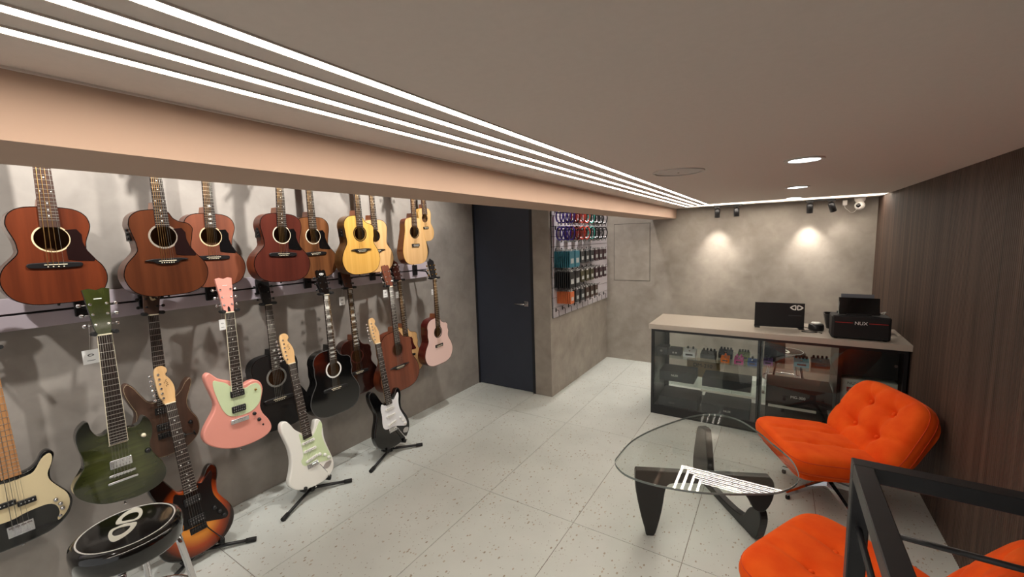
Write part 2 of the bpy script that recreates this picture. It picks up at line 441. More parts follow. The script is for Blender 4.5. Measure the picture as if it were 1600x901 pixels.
# track spots that wash the back wall
spot_lens = emitter('spot_lens', (255, 240, 215), 25)
def track_spot(loc, aim, label, group, power, cone, color=(1, .93, .82), body=black, lens=spot_lens, r=.028, ln=.085, blend=.6):
    e = empty('track_spotlight', label, 'spotlight', loc, group=group)
    MB().tube([(0, 0, -.012), (0, 0, -.045)], .006, 8).build('stem', body, e)
    MB().box(-.03, -.012, -.012, .03, .012, 0, .003).build('adapter', body, e)
    d = (Vector(aim) - Vector(loc)).normalized(); q = d.to_track_quat('-Z', 'Y').to_matrix().to_4x4()
    c = Vector((0, 0, -.05))
    m = Matrix.Translation(c) @ q
    MB().lathe([(r * .6, .03), (r, .02), (r, .02 - ln), (r * .86, .02 - ln), (r * .84, .03 - ln)][::-1], 20).xf(m).build('head', body, e)
    MB().lathe([(r * .84, .031 - ln), (.001, .0315 - ln)][::-1], 20).xf(m).build('lens', lens, e)
    lt = bpy.data.lights.new('spot_lamp', 'SPOT'); lt.energy = power; lt.spot_size = math.radians(cone); lt.spot_blend = blend; lt.color = color; lt.shadow_soft_size = .03
    lo = bpy.data.objects.new('lamp', lt); COL.objects.link(lo); lo.parent = e
    lo.matrix_local = Matrix.Translation(c + d * (ln + .005)) @ q
    return e
for k, (xa, xb) in enumerate(((-.625, -.345), (.215, .46))):
    lb = ('short black spotlight track near the beam', 'short black spotlight track near the wood wall')[k]
    MB().box(xa, 5.205, CZ - .018, xb, 5.235, CZ, .003).build('spotlight_track', black, None, label=lb, cat='light track', group='spotlight tracks at the back wall')
track_spot((-.59, 5.22, CZ - .018), (-.60, 5.40, 1.3), 'black spotlight pointing straight down at the end of the track by the beam', 'spotlights at the back wall', SPOT_POWER * .7, 74, blend=1.0)
track_spot((-.40, 5.22, CZ - .018), (-.36, 5.26, .8), 'slightly tilted black spotlight on the track by the beam', 'spotlights at the back wall', SPOT_POWER * .2, 70)
track_spot((.255, 5.22, CZ - .018), (.27, 5.40, 1.32), 'black spotlight at the start of the track by the wood wall', 'spotlights at the back wall', SPOT_POWER * .85, 76, blend=1.0)
track_spot((.43, 5.22, CZ - .018), (.55, 5.36, 1.6), 'strongly tilted black spotlight beside the white camera', 'spotlights at the back wall', SPOT_POWER * .08, 70)
# spotlights over the guitar wall, above the beam's lower edge
MB().box(-1.93, -1.2, AZ - .02, -1.90, 3.3, AZ, .003).build('spotlight_track', black, None, label='long black spotlight track on the ceiling over the guitars', cat='light track')
for k, (yy, ya) in enumerate(((-.35, 0.0), (.75, .75), (1.65, 1.65), (2.55, 2.6))):
    track_spot((-1.915, yy, AZ - .02), (-2.88, ya, 1.75), 'black track spotlight over the guitar wall, number %s from the door' % ('four', 'three', 'two', 'one')[k],
               'spotlights over the guitar wall', ALCOVE_POWER, 95, color=(1, .95, .88), r=.04, ln=.11, blend=.9)
MB().box(-1.52, 3.9, AZ - .02, -1.49, 5.1, AZ, .003).build('spotlight_track', black, None, label='added short black spotlight track, out of view, by the slatted board', cat='light track')  # unseen track and fill lamps, added to brighten the board and back corner
track_spot((-1.505, 4.15, AZ - .02), (-1.98, 4.45, 1.3), 'added black fill spotlight aimed at the slatted board', 'added fill spotlights over the slatted board', ALCOVE_POWER * .8, 100, color=(1, .95, .88), r=.04, ln=.11, blend=.9)
track_spot((-1.505, 4.85, AZ - .02), (-1.75, 5.4, 1.2), 'added black fill spotlight aimed at the corner beside the slatted board', 'added fill spotlights over the slatted board', ALCOVE_POWER * .3, 100, color=(1, .95, .88), r=.04, ln=.11, blend=.9)
# white dome camera
e = empty('security_camera', 'white round security camera hanging from the ceiling by the wood wall', 'camera', (.655, 5.30, CZ))
wp = plain('camera_white', (226, 222, 216), .35)
MB().lathe([(.001, -.05), (.03, -.05), (.042, -.03), (.045, 0), (.001, 0)], 24).build('mount', wp, e)
MB().ball((0, -.01, -.082), .042, 20).build('head', wp, e)
MB().ball((-.012, -.036, -.082), .0215, 16).build('lens', black_gloss, e)
e = empty('power_adapter', 'white plug adapter with thin cord next to the security camera', 'adapter', (.545, 5.345, CZ - .02))
MB().box(-.018, -.018, -.05, .018, .018, 0, .004).build('plug', wp, e)
MB().tube(spline([(0, 0, -.05), (.005, 0, -.075), (.035, .005, -.105), (.05, .02, -.12), (.075, .0, -.12), (.095, -.02, -.09)], 5, False), .0025, 6).build('cord', wp, e)

# ================================================================== instruments
# local frame of every instrument: x = towards its treble side, y = up the neck, z = out of its face, origin at the tail on the face
mahog = wood('mahogany', (58, 22, 12), (116, 54, 29))
mahog_dark = wood('mahogany_dark', (50, 23, 13), (102, 54, 31))
mahog_red = wood('mahogany_red', (58, 23, 18), (96, 44, 34))
mahog_open = wood('mahogany_open_pore', (78, 36, 22), (134, 74, 49), rough=.5, coat=.1)
rosewd = wood('rosewood_striped', (58, 30, 18), (140, 90, 54), sx=90)
spruce_gold = wood('spruce_golden', (206, 152, 66), (230, 182, 98), sx=120, sy=1.5)
spruce = wood('spruce_natural', (206, 158, 100), (230, 190, 136), sx=120, sy=1.5)
walnut = wood('walnut_body', (44, 31, 25), (92, 66, 52), rough=.45, coat=.15)
neck_wood = wood('neck_mahogany', (96, 52, 32), (140, 84, 54))
maple = wood('maple_neck', (206, 160, 104), (232, 196, 146), sx=80)
maple_dark = wood('roasted_maple', (176, 122, 76), (206, 156, 106), sx=80)
dark_board = wood('rosewood_board', (26, 20, 18), (52, 38, 32), rough=.5, coat=0)
brown_board = wood('brown_board', (48, 30, 24), (84, 56, 42), rough=.5, coat=0)
black_top = plain('black_lacquer', (9, 9, 10), .1, coat=.8)
black_matte = plain('black_matte_lacquer', (17, 17, 18), .42)
burst_dark = wood('dark_burst', (18, 9, 8), (52, 24, 18), rough=.15, coat=.8)
def green_burst():
    m, nt, b = nodes_of('green_flame_burst'); L = nt.links.new
    tc = nt.nodes.new('ShaderNodeTexCoord'); mp = nt.nodes.new('ShaderNodeMapping'); mp.inputs['Location'].default_value = (0, -.14, 0); mp.inputs['Scale'].default_value = (1, .85, 0)
    gr = nt.nodes.new('ShaderNodeVectorMath'); gr.operation = 'LENGTH'
    mf = nt.nodes.new('ShaderNodeMapping'); mf.inputs['Scale'].default_value = (6, 70, 6); nz = nt.nodes.new('ShaderNodeTexNoise'); nz.inputs['Scale'].default_value = 1; nz.inputs['Detail'].default_value = 3
    fl = nt.nodes.new('ShaderNodeMix'); fl.data_type = 'RGBA'; fl.inputs[6].default_value = lin((38, 42, 18)) + (1,); fl.inputs[7].default_value = lin((86, 92, 46)) + (1,)
    cr = nt.nodes.new('ShaderNodeValToRGB'); e = cr.color_ramp.elements; e[0].position = .07; e[0].color = (1, 1, 1, 1); e[1].position = .175; e[1].color = (.06, .07, .06, 1)
    mu = nt.nodes.new('ShaderNodeMix'); mu.data_type = 'RGBA'; mu.blend_type = 'MULTIPLY'; mu.inputs[0].default_value = 1
    L(tc.outputs['Object'], mp.inputs[0]); L(mp.outputs[0], gr.inputs[0]); L(gr.outputs['Value'], cr.inputs[0]); L(tc.outputs['Object'], mf.inputs[0]); L(mf.outputs[0], nz.inputs['Vector']); L(nz.outputs['Fac'], fl.inputs[0])
    L(fl.outputs[2], mu.inputs[6]); L(cr.outputs[0], mu.inputs[7]); L(mu.outputs[2], b.inputs['Base Color'])
    b.inputs['Roughness'].default_value = .14; b.inputs['Coat Weight'].default_value = .8; return m
green_top = green_burst(); green_head = wood('green_headstock', (22, 28, 10), (58, 66, 24), rough=.2, coat=.7)
green_edge = plain('green_edge', (12, 15, 10), .12, coat=.8)
pink_sat = plain('salmon_pink', (232, 156, 142), .34, coat=.25)
pink_pale = plain('pale_pink', (236, 204, 196), .4)
mint = plain('mint_guard', (208, 224, 182), .42)
off_white = plain('off_white_lacquer', (236, 236, 230), .16, coat=.6)
guard_white = plain('white_guard', (228, 230, 234), .4)
guard_dark = plain('dark_guard', (30, 16, 16), .22)
guard_black = plain('black_guard', (14, 13, 14), .2)
hole_inside = wood('inside_wood', (70, 44, 26), (120, 82, 50), rough=.8, coat=0)
burst_rim = plain('burst_rim', (26, 10, 6), .12, coat=.8)
def sunburst():
    m, nt, b = nodes_of('sunburst'); L = nt.links.new
    tc = nt.nodes.new('ShaderNodeTexCoord'); mp = nt.nodes.new('ShaderNodeMapping'); mp.inputs['Location'].default_value = (0, -.15, 0)
    mp.inputs['Scale'].default_value = (1, .8, 0)
    gr = nt.nodes.new('ShaderNodeVectorMath'); gr.operation = 'LENGTH'
    cr = nt.nodes.new('ShaderNodeValToRGB'); e = cr.color_ramp.elements
    e[0].position = .075; e[0].color = lin((228, 146, 44)) + (1,); e[1].position = .16; e[1].color = lin((16, 7, 5)) + (1,)
    k = e.new(.118); k.color = lin((160, 62, 18)) + (1,)
    L(tc.outputs['Object'], mp.inputs[0]); L(mp.outputs[0], gr.inputs[0]); L(gr.outputs['Value'], cr.inputs[0]); L(cr.outputs[0], b.inputs['Base Color'])
    b.inputs['Roughness'].default_value = .14; b.inputs['Coat Weight'].default_value = .8; return m
burst = sunburst()

steel_dark = plain('steel_string_dark', (150, 146, 138), .4, metal=.7)
def fret_unit():
    return MB().rings([[(-.5, -.0011, 0), (-.5, .0011, 0), (-.5, .0007, .0012), (-.5, -.0007, .0012)],
                       [(.5, -.0011, 0), (.5, .0011, 0), (.5, .0007, .0012), (.5, -.0007, .0012)]]).mesh('fret', fret_metal)
FRET = fret_unit()
def peg_mesh(name, knob, post):
    mb = MB().tube([(0, 0, -.012), (0, 0, .007)], .0032, 8)
    mb.lathe([(.0055, 0), (.0055, .002), (.001, .0025)][::-1], 10)
    mb.tube([(0, 0, -.014), (.022, 0, -.014)], .002, 6)
    mb.ball((.03, 0, -.014), .0085, 10, 1, 1.0, .55)
    return mb.mesh(name, knob)
PEGS = {'chrome': peg_mesh('tuning_peg', chrome, chrome), 'black': peg_mesh('tuning_peg', black, black), 'gold': peg_mesh('tuning_peg', gold, gold)}

def frame(bottom, top):
    u = (top - bottom).normalized(); w = (Vector((1, 0, 0)) - u * u.x).normalized(); v = u.cross(w)
    m = Matrix.Identity(4)
    for i in range(3): m[i][0] = v[i]; m[i][1] = u[i]; m[i][2] = w[i]; m[i][3] = bottom[i]
    return m
def traced(m, s, pts, zoff=0.0):
    inv = m.inverted(); p0 = Vector(m.translation); n = Vector((m[0][2], m[1][2], m[2][2])); out = []
    for u, v in pts:
        q = inv @ at_plane(u, v, p0, n); out.append((q.x / s, q.y / s))
    return out
def zoomed(x0, y0, k, pts): return [(x0 + a / k, y0 + b / k) for a, b in pts]

def add_neck(e, nut, end, joint, fb, w0, w1, frets, scale, board, nmat, inlay='dots', edge=None, thick=.017):
    """neck shaft, fretboard with single frets and inlays; returns the width function"""
    def hw(u): return (w0 + (w1 - w0) * (nut - u) / (nut - end)) / 2
    n = MB(); R = []
    for u in (nut + .004, nut - .02, (nut + joint) / 2, joint + .02, joint - .01):
        h = hw(u) * .98; t = thick * (1.0 if u > joint + .03 else 1.25)
        R.append([(h * math.cos(a), u, fb - .005 - t * math.sin(a)) for a in [math.pi * k / 8 for k in range(9)]])
    n.rings(R, smooth=True).build('neck', nmat, e)
    b = MB().prism([(-hw(nut), nut), (hw(nut), nut), (hw(end), end), (-hw(end), end)], fb - .006, fb, .0006, 0)
    b = b.build('fretboard', board, e)
    if edge is not None:
        for sg in (-1, 1):
            MB().prism([(sg * hw(nut), nut), (sg * (hw(nut) + .0015), nut), (sg * (hw(end) + .0015), end), (sg * hw(end), end)], fb - .006, fb + .0002).build('fretboard_binding', edge, b)
    pos = [nut - scale * (1 - 2 ** (-k / 12)) for k in range(0, frets + 1)]
    for k in range(1, frets + 1):
        if pos[k] < end + .002: break
        link('fret', FRET, b, loc=(0, pos[k], fb), scale=(2 * hw(pos[k]) * .985, 1, 1))
    for k in (1, 3, 5, 7, 9, 12, 15, 17, 19, 21):
        if k > frets or pos[k] < end: continue
        u = (pos[k] + pos[k - 1]) / 2; d = pos[k - 1] - pos[k]
        if inlay == 'blocks' or (inlay == 'few_blocks' and k in (3, 5, 7)):
            MB().box(-hw(u) * .62, u - d * .3, fb - .001, hw(u) * .62, u + d * .3, fb + .0004).build('inlay', pearl, b)
        elif inlay == 'dots' and k > 1:
            for dx in ((-.3, .3) if k == 12 else (0,)):
                MB().lathe([(.0032, 0), (.0032, .0004), (.0001, .00045)][::-1], 10, (dx * 2 * hw(u), u, fb)).build('inlay', pearl, b)
        elif inlay == 'tree' and k >= 12:
            MB().prism([(-.010, u - d * .5), (-.003, u - d * .1), (-.012, u + d * .2), (-.002, u + d * .25), (.004, u + d * .7), (.005, u + d * .15), (.012, u), (.004, u - d * .2)], fb - .001, fb + .0004).build('inlay', pearl, b)
    MB().box(-hw(nut) - .0005, nut, fb - .006, hw(nut) + .0005, nut + .005, fb + .003).build('nut', ivory, e)
    return hw
def add_strings(e, nut, saddle, fb, zs, wn, ws, n, mats, r=.0006):
    for k in range(n):
        t = k / (n - 1) - .5
        rr = r * (1.5 - .9 * k / (n - 1))
        MB().tube([(t * wn, nut + .004, fb + .0032), (t * ws, saddle, zs)], rr, 4).build('string', mats[0] if k < n * .6 else mats[1], e)
def tilt_about(y0, z0, deg):
    return Matrix.Translation((0, y0, z0)) @ Matrix.Rotation(math.radians(-deg), 4, 'X') @ Matrix.Translation((0, -y0, -z0))
HEADS = {
 'acoustic': [(-.022, 0), (-.031, .035), (-.034, .09), (-.036, .165), (-.022, .178), (-.008, .172), (0, .182), (.008, .172), (.022, .178), (.036, .165), (.034, .09), (.031, .035), (.022, 0)],
 'flared':   [(-.022, 0), (-.028, .03), (-.032, .10), (-.040, .175), (-.015, .170), (0, .176), (.015, .170), (.040, .175), (.032, .10), (.028, .03), (.022, 0)],
 'crown':    [(-.021, 0), (-.029, .03), (-.033, .09), (-.036, .15), (-.028, .168), (-.012, .176), (0, .19), (.012, .176), (.028, .168), (.036, .15), (.033, .09), (.029, .03), (.021, 0)],
 'book':     [(-.021, 0), (-.027, .03), (-.033, .10), (-.041, .185), (-.020, .190), (0, .182), (.020, .190), (.041, .185), (.033, .10), (.027, .03), (.021, 0)],
 'spear':    [(-.021, 0), (-.033, .03), (-.030, .08), (-.030, .12), (-.02, .16), (.016, .15), (.045, .13), (.034, .06), (.028, .02), (.021, 0)],
 'strat':    [(-.021, 0), (-.026, .020), (-.034, .04), (-.036, .075), (-.035, .12), (-.033, .16), (-.022, .185), (.002, .19), (.018, .176), (.020, .158), (.010, .142), (.022, .118), (.032, .085), (.032, .055), (.026, .022), (.021, 0)],
}
def add_head(e, nut, fb, kind, mat, pegs, tilt, logo=None, pegmap=None, face=None, edge=None):
    z1 = fb - .004; z0 = z1 - .014
    m = tilt_about(nut + .004, z1, tilt)
    o = HEADS[kind]; hard = kind in ('strat', 'crown', 'acoustic', 'spear')
    o = [(x, nut + .004 + y) for x, y in (spline(o, 3) if hard else o)]
    h = MB().prism(o, z0, z1, .0012).xf(m).build('headstock', mat, e)
    if face is not None: MB().prism(inset(ccw(o), .0012), z1, z1 + .001).xf(m).build('face_veneer', face, h)
    P = PEGS[pegs]
    if kind == 'strat':
        for k in range(6):
            p = link('tuning_peg', P, h); p.matrix_local = m @ Matrix.Translation((-.020 + .002 * (k > 3), nut + .034 + .024 * k, z1)) @ Matrix.Rotation(math.pi, 4, 'Z')
    elif kind == 'bass':
        pass
    else:
        for k in range(3):
            for sg in (-1, 1):
                xx = (.019 + .003 * k) if kind in ('flared', 'book') else .021
                p = link('tuning_peg', P, h); p.matrix_local = m @ Matrix.Translation((sg * xx, nut + .045 + .042 * k, z1)) @ (Matrix.Rotation(math.pi, 4, 'Z') if sg < 0 else Matrix.Identity(4))
    if logo == 'script':
        for sx, sy, a in ((.008, .095, 1.2), (.004, .112, .9)):
            s = MB().tube(spline([(-.010, 0, 0), (-.004, .005, 0), (0, -.004, 0), (.005, .005, 0), (.012, 0, 0)], 4, False), .0008, 4)
            s.xf(m @ Matrix.Translation((sx, nut + sy, z1 + .0004)) @ Matrix.Rotation(a, 4, 'Z')).build('logo', plain('logo_ink', (60, 40, 24), .5), h)
    elif logo == 'rings':
        twin_leaf(.017, white if face is not cream else black, h, m @ Matrix.Translation((0, nut + .15, z1 + .0012)))
    elif logo == 'bar':
        MB().box(-.012, nut + .148, z1 + .001, .012, nut + .152, z1 + .0016).xf(m).build('logo', pearl, h)
    return h, m, z1
def leaf(sgn, k=1.0):
    o = [(-1.0, 0), (-.72, .30), (-.38, .44), (-.10, .42), (-.05, 0.0), (-.10, -.42), (-.38, -.44), (-.72, -.30)]
    i = [(-.70, 0), (-.55, .16), (-.36, .25), (-.24, .25), (-.22, 0.0), (-.24, -.25), (-.36, -.25), (-.55, -.16)]
    return [[(sgn * x * k, y * k) for x, y in spline(q, 4)] for q in (o, i)]
def twin_leaf(size, mat, parent, m, depth=.0006):
    """the emblem of two mirrored leaf-shaped loops"""
    mb = MB()
    for sg in (-1, 1):
        a, b = leaf(sg, size); mb.ring_flat(a, b, 0, depth)
    return mb.xf(m).build('emblem', mat, parent)

def acoustic_outline(L, lw, ww, uw, cut=False, pear=False):
    if pear:
        r = [(0, 0), (.5 * lw, .012 * L), (.85 * lw, .085 * L), (lw, .25 * L), (.95 * lw, .42 * L), (.83 * lw, .60 * L), (.75 * lw, .74 * L), (uw, .87 * L), (uw * .88, .95 * L), (uw * .5, .99 * L), (0, L)]
    else:
        r = [(0, 0), (.5 * lw, .012 * L), (.84 * lw, .085 * L), (lw, .235 * L), (.93 * lw, .38 * L), (ww * 1.03, .52 * L), (ww, .59 * L), (ww * 1.04, .66 * L), (uw * .98, .77 * L), (uw, .84 * L), (uw * .9, .925 * L), (uw * .6, .985 * L), (0, L)]
    l = [(-x, y) for x, y in r[1:-1]][::-1]
    if cut:
        r = r[:7] + [(ww * 1.06, .655 * L), (uw * .96, .735 * L), (uw * .98, .79 * L), (uw * .84, .845 * L), (uw * .58, .865 * L), (uw * .38, .905 * L), (uw * .24, .975 * L), (0, L)]
    return ccw(spline(r + l, 5))
def make_acoustic(name, label, group, jpx, bpx, dj, db, nutpx=None, lw=.40, ww=.25, uw=.295, cut=False, pear=False, depth=.10, top=mahog, side=mahog,
                  bind=None, rosette=ivory, ros=(1.0, 1.1), hole=.118, guard=None, bridge=black, n=6, board=dark_board, neckm=neck_wood, headk='acoustic',
                  headm=None, headface=None, pegs='chrome', inlay='dots', preamp=False, logo=None, cat='guitar', strings=None, holeU=.69, satin=False, hole_kind='round', nutk=1.737, saddle_mat=ivory, brk='wide', fedge=None):
    B = at_x(bpx[0], bpx[1], WX + db); J = at_x(jpx[0], jpx[1], WX + dj)
    L = (J - B).length
    lw, ww, uw = lw * L, ww * L, uw * L
    if nutpx is not None:
        dn = dj + (dj - db) * .8
        nut = (at_x(nutpx[0], nutpx[1], WX + dn) - B).length
    else: nut = nutk * L
    m = frame(B, J)
    e = empty(name, label, cat, group=group); e.matrix_world = m
    o = acoustic_outline(L, lw, ww, uw, cut, pear)
    bd = MB()
    # rim and back: an open box so that the sound hole looks into it
    oi = inset(o, .003)
    R = [[(x, y, -.001) for x, y in o], [(x, y, -depth * .5) for x, y in o], [(x, y, -depth + .004) for x, y in o], [(x, y, -depth) for x, y in inset(o, .004)]]
    R[2] = [(x, y, z + (.02 * (y / L) if z < -.03 else 0)) for x, y, z in R[2]]; R[3] = [(x, y, z + .02 * (y / L)) for x, y, z in R[3]]
    bd.rings(R[::-1], cap0=True, cap1=False, smooth=False)
    body = bd.build('body', side, e)
    ib = MB().rings([[(x, y, -.003) for x, y in oi], [(x, y, -depth + .03) for x, y in oi]], cap0=False, cap1=True)
    ib.build('inside', hole_inside, body)
    # top plate with the real sound hole
    hc = (0, holeU * L); hr = hole * L
    hol = []
    for x, y in oi:
        a = math.atan2(y - hc[1], x - hc[0]); hol.append((hc[0] + hr * math.cos(a), hc[1] + hr * math.sin(a) * (1.0 if hole_kind == 'round' else 1.0)))
    N = len(oi)
    MB().add([(x, y, 0) for x, y in oi] + [(x, y, 0) for x, y in hol] + [(x, y, -.003) for x, y in hol],
             [(i, (i + 1) % N, N + (i + 1) % N, N + i) for i in range(N)] + [(N + i, N + (i + 1) % N, 2 * N + (i + 1) % N, 2 * N + i) for i in range(N)]).build('soundboard', top, body)
    MB().ring_flat(o, oi, -.004, .0003).build('binding', bind or guard_black, body)
    if rosette is not None:
        MB().ring_flat(circle(*hc, hr * ros[1] + .003, 40), circle(*hc, hr * ros[0] + .001, 40), -.0005, .0006).build('rosette', rosette, body)
    # geometry of the string path
    fb = .008; saddle = (.41 if nutpx is None else .405) * L
    scale = nut - saddle; end = hc[1] + hr * .93
    w1 = .056 if n == 6 else .062
    hwf = add_neck(e, nut, end, L, fb, .043 if n == 6 else .045, w1, 20, scale, board, neckm, inlay, edge=fedge)
    MB().prism([(-.027, L - .004), (.027, L - .004), (.02, L + .035), (-.02, L + .035)], -depth * .72, fb - .006, .003).build('heel', neckm, e)
    if guard is not None:
        g = [(hr * 1.0, hc[1] + hr * .75), (hr * 1.5, hc[1] + hr * .80), (hr * 1.78, hc[1] + hr * .35), (hr * 1.78, hc[1] - hr * .3), (hr * 2.0, hc[1] - hr * 1.0), (hr * 2.45, hc[1] - hr * 1.75), (hr * 2.35, hc[1] - hr * 1.95),
             (hr * 1.2, hc[1] - hr * 1.85), (hr * .78, hc[1] - hr * 1.75), (hr * .74, hc[1] - hr * .95)]
        arc = [(hc[0] + hr * 1.08 * math.cos(a), hc[1] + hr * 1.08 * math.sin(a)) for a in [-.75 + 1.5 * k / 6 for k in range(7)]]
        MB().prism(g + arc, 0, .0016, .0004, 0).build('pickguard', guard, body)
    if brk == 'wide':
        bo = [(-.088, -.012), (-.05, -.016), (0, -.017), (.05, -.016), (.088, -.012), (.088, .006), (.045, .010), (0, .012), (-.045, .010), (-.088, .006)]
    elif brk == 'bat':
        bo = [(-.095, .004), (-.06, -.002), (-.042, -.014), (0, -.018), (.042, -.014), (.06, -.002), (.095, .004), (.06, .012), (0, .012), (-.06, .012)]
    else:
        bo = [(-.05, -.014), (.05, -.014), (.05, .014), (-.05, .014)]
    kk = L / .46
    br = MB().prism([(x * kk, saddle + y * kk) for x, y in (spline(bo, 3) if brk != 'small' else bo)], 0, .008, .0025, 0).build('bridge', bridge, e)
    MB().box(-.038 * kk, saddle - .0015, .007, .038 * kk, saddle + .0015, .0115).build('saddle', saddle_mat, br)
    ws = .052 * kk
    for k in range(n):
        MB().lathe([(.0026, .0), (.0026, .0015), (.0001, .0028)][::-1], 8, ((k / (n - 1) - .5) * ws, saddle - .010 * kk, .008)).build('bridge_pin', ivory if bridge is not ivory else black, br)
    sm = strings or (bronze_string, steel_string)
    add_strings(e, nut, saddle, fb, .0115, .034 if n == 6 else .030, ws, n, sm, .00065 if n == 6 else .0009)
    add_head(e, nut, fb, headk, headm or neckm, pegs, 12, logo, face=headface)
    MB().tube([(0, -.001, -depth * .45), (0, -.012, -depth * .45)], [.006, .004], 10).build('strap_button', black, e)
    if preamp:
        i = min(range(len(o)), key=lambda q: abs(o[q][1] - .73 * L) + (10 if o[q][0] > 0 else 0))
        x, y = o[i]; mb = MB().box(x - .003, y - .035, -depth * .72, x + .004, y + .035, -depth * .22, .001)
        pr = mb.build('preamp', black, e)
        for k in range(3): MB().tube([(x - .003, y - .022 + .02 * k, -depth * .35), (x - .011, y - .022 + .02 * k, -depth * .35)], .006, 10).build('knob', black_rubber, pr)
    return e, L, nut

UP = 'acoustic instruments on the upper wall row'; LO = 'instruments on the lower wall row'
DIMS = {}
def A(key, *a, **k):
    r = make_acoustic(*a, **k); DIMS[key] = r; return r
A('U1', 'acoustic_bass', 'mahogany acoustic bass with four strings and cream sound hole ring', UP, (73.5, 322.7), (95.7, 474), .22, .22, lw=.385, ww=.247, uw=.297, top=mahog, side=mahog_dark, rosette=cream, ros=(1.0, 1.07), hole=.125, guard=guard_dark, n=4, depth=.10, board=brown_board, cat='bass guitar', holeU=.675, nutk=1.85)
A('U2', 'acoustic_guitar', 'dark mahogany cutaway acoustic guitar with abalone ring and side controls, large brown pickguard', UP, (249.6, 327), (269, 461), .30, .30, lw=.40, ww=.258, uw=.30, cut=True, top=mahog_dark, side=mahog_dark, rosette=plain('abalone', (150, 140, 128), .3, noise=.4, nscale=300), ros=(.98, 1.1), hole=.122, guard=guard_dark, preamp=True, brk='bat')
A('U3', 'acoustic_guitar', 'mahogany acoustic guitar with cream ring, black pickguard and vine inlay on the neck', UP, (326.5, 333), (337.5, 448), .15, .15, lw=.40, ww=.25, uw=.30, top=mahog_open, side=mahog, rosette=cream, ros=(1.0, 1.08), hole=.12, guard=guard_black, inlay='tree')
A('U4', 'acoustic_guitar', 'reddish mahogany acoustic guitar with pale ring, black pickguard and side controls', UP, (438.6, 333), (445, 440), .30, .30, lw=.41, ww=.26, uw=.30, top=mahog_red, side=mahog, rosette=ivory, ros=(1.0, 1.07), hole=.118, guard=guard_black, preamp=True)
A('U5', 'acoustic_guitar', 'striped brown acoustic guitar with pale ring behind the reddish mahogany one', UP, (486.5, 338.6), (496, 434), .15, .15, lw=.40, ww=.255, uw=.295, top=rosewd, side=mahog, rosette=ivory, ros=(1.0, 1.07), hole=.118, guard=guard_black)
A('U6', 'acoustic_guitar', 'golden spruce cutaway acoustic guitar with dark striped sides and black bat-shaped bridge', UP, (560, 336), (567.8, 428), .30, .30, lw=.385, ww=.27, uw=.30, cut=True, top=spruce_gold, side=wood('ovangkol', (54, 32, 16), (120, 84, 44)), bind=guard_dark, rosette=guard_dark, ros=(1.02, 1.14), hole=.11, brk='bat', preamp=True)
A('U7', 'acoustic_guitar', 'pale spruce acoustic guitar without pickguard behind the golden cutaway one', UP, (583.7, 342.6), (591.7, 425), .15, .15, lw=.40, ww=.265, uw=.30, top=spruce, side=spruce_gold, bind=mahog_dark, rosette=None, hole=.115, brk='bat')
A('U8', 'travel_guitar', 'small pear-shaped travel guitar with spruce top and red-brown sides', UP, (646.3, 339.5), (651, 412.5), .30, .30, lw=.355, ww=.25, uw=.26, pear=True, top=spruce, side=mahog, bind=spruce_gold, rosette=guard_black, ros=(1.0, 1.12), hole=.115, brk='small', saddle_mat=white, board=brown_board, depth=.085)
A('U9', 'ukulele', 'small natural wood ukulele on the end of the upper row beside the travel guitar', UP, (662.3, 325), (667, 376.5), .15, .15, lw=.345, ww=.24, uw=.27, top=spruce, side=spruce_gold, bind=spruce_gold, rosette=None, hole=.125, brk='small', n=4, depth=.06, cat='ukulele', nutk=1.75, board=brown_board)
# sound port markings on the travel guitar: small pickguard scribble is a burned logo
A('L4', 'acoustic_guitar', 'matte black acoustic guitar with a decorated grey sound hole ring', LO, (428, 553), (442, 668), .14, .18, (418, 476.6), lw=.40, ww=.28, uw=.30, top=black_matte, side=black_matte, rosette=plain('thorn_ring', (120, 120, 116), .4, noise=.5, nscale=160), ros=(1.0, 1.2), hole=.105, headk='flared', headm=black_matte, pegs='black', inlay='tree', neckm=black_matte, strings=(steel_string, steel_string), bridge=black)
A('L5', 'acoustic_guitar', 'glossy black dreadnought guitar with a bold white sound hole ring', LO, (518, 545), (529, 646), .27, .30, (510, 460.5), lw=.415, ww=.30, uw=.315, cut=True, top=black_top, side=black_top, bind=plain('grey_binding', (96, 96, 96), .4), rosette=white, ros=(1.08, 1.26), hole=.098, headk='acoustic', headm=black_top, pegs='black', inlay='blocks', neckm=black_top, strings=(steel_string, bronze_string), bridge=black, fedge=None, logo='rings', depth=.094)
A('L6', 'acoustic_guitar', 'dark brown burst cutaway acoustic guitar with block inlays beside the glossy black dreadnought', LO, (555, 529), (565, 614.5), .145, .17, (546, 451.6), lw=.42, ww=.29, uw=.31, cut=True, top=burst_dark, side=burst_dark, bind=mahog_red, rosette=mahog_red, ros=(1.02, 1.12), hole=.11, headk='acoustic', headm=mahog_dark, pegs='black', inlay='blocks', neckm=mahog_dark, depth=.092)
A('L7', 'acoustic_guitar', 'open-pore mahogany cutaway acoustic guitar with a slim black bridge', LO, (618, 517), (629, 609), .26, .28, (612, 447.5), lw=.42, ww=.30, uw=.32, cut=True, top=mahog_open, side=mahog, rosette=mahog_red, ros=(1.05, 1.15), hole=.10, headk='acoustic', headm=mahog_open, pegs='chrome', brk='bat', strings=(steel_string, steel_string), depth=.094)
A('L8', 'acoustic_guitar', 'natural spruce cutaway guitar with dark red pickguard, mostly behind the mahogany cutaway', LO, (632, 511), (641, 586), .14, .16, (625.6, 439), lw=.42, ww=.30, uw=.32, cut=True, top=spruce, side=spruce_gold, bind=mahog_red, rosette=mahog_red, ros=(1.05, 1.2), hole=.10, guard=plain('oxblood_guard', (70, 22, 20), .25), headk='crown', headm=mahog_red, logo='rings', pegs='chrome')
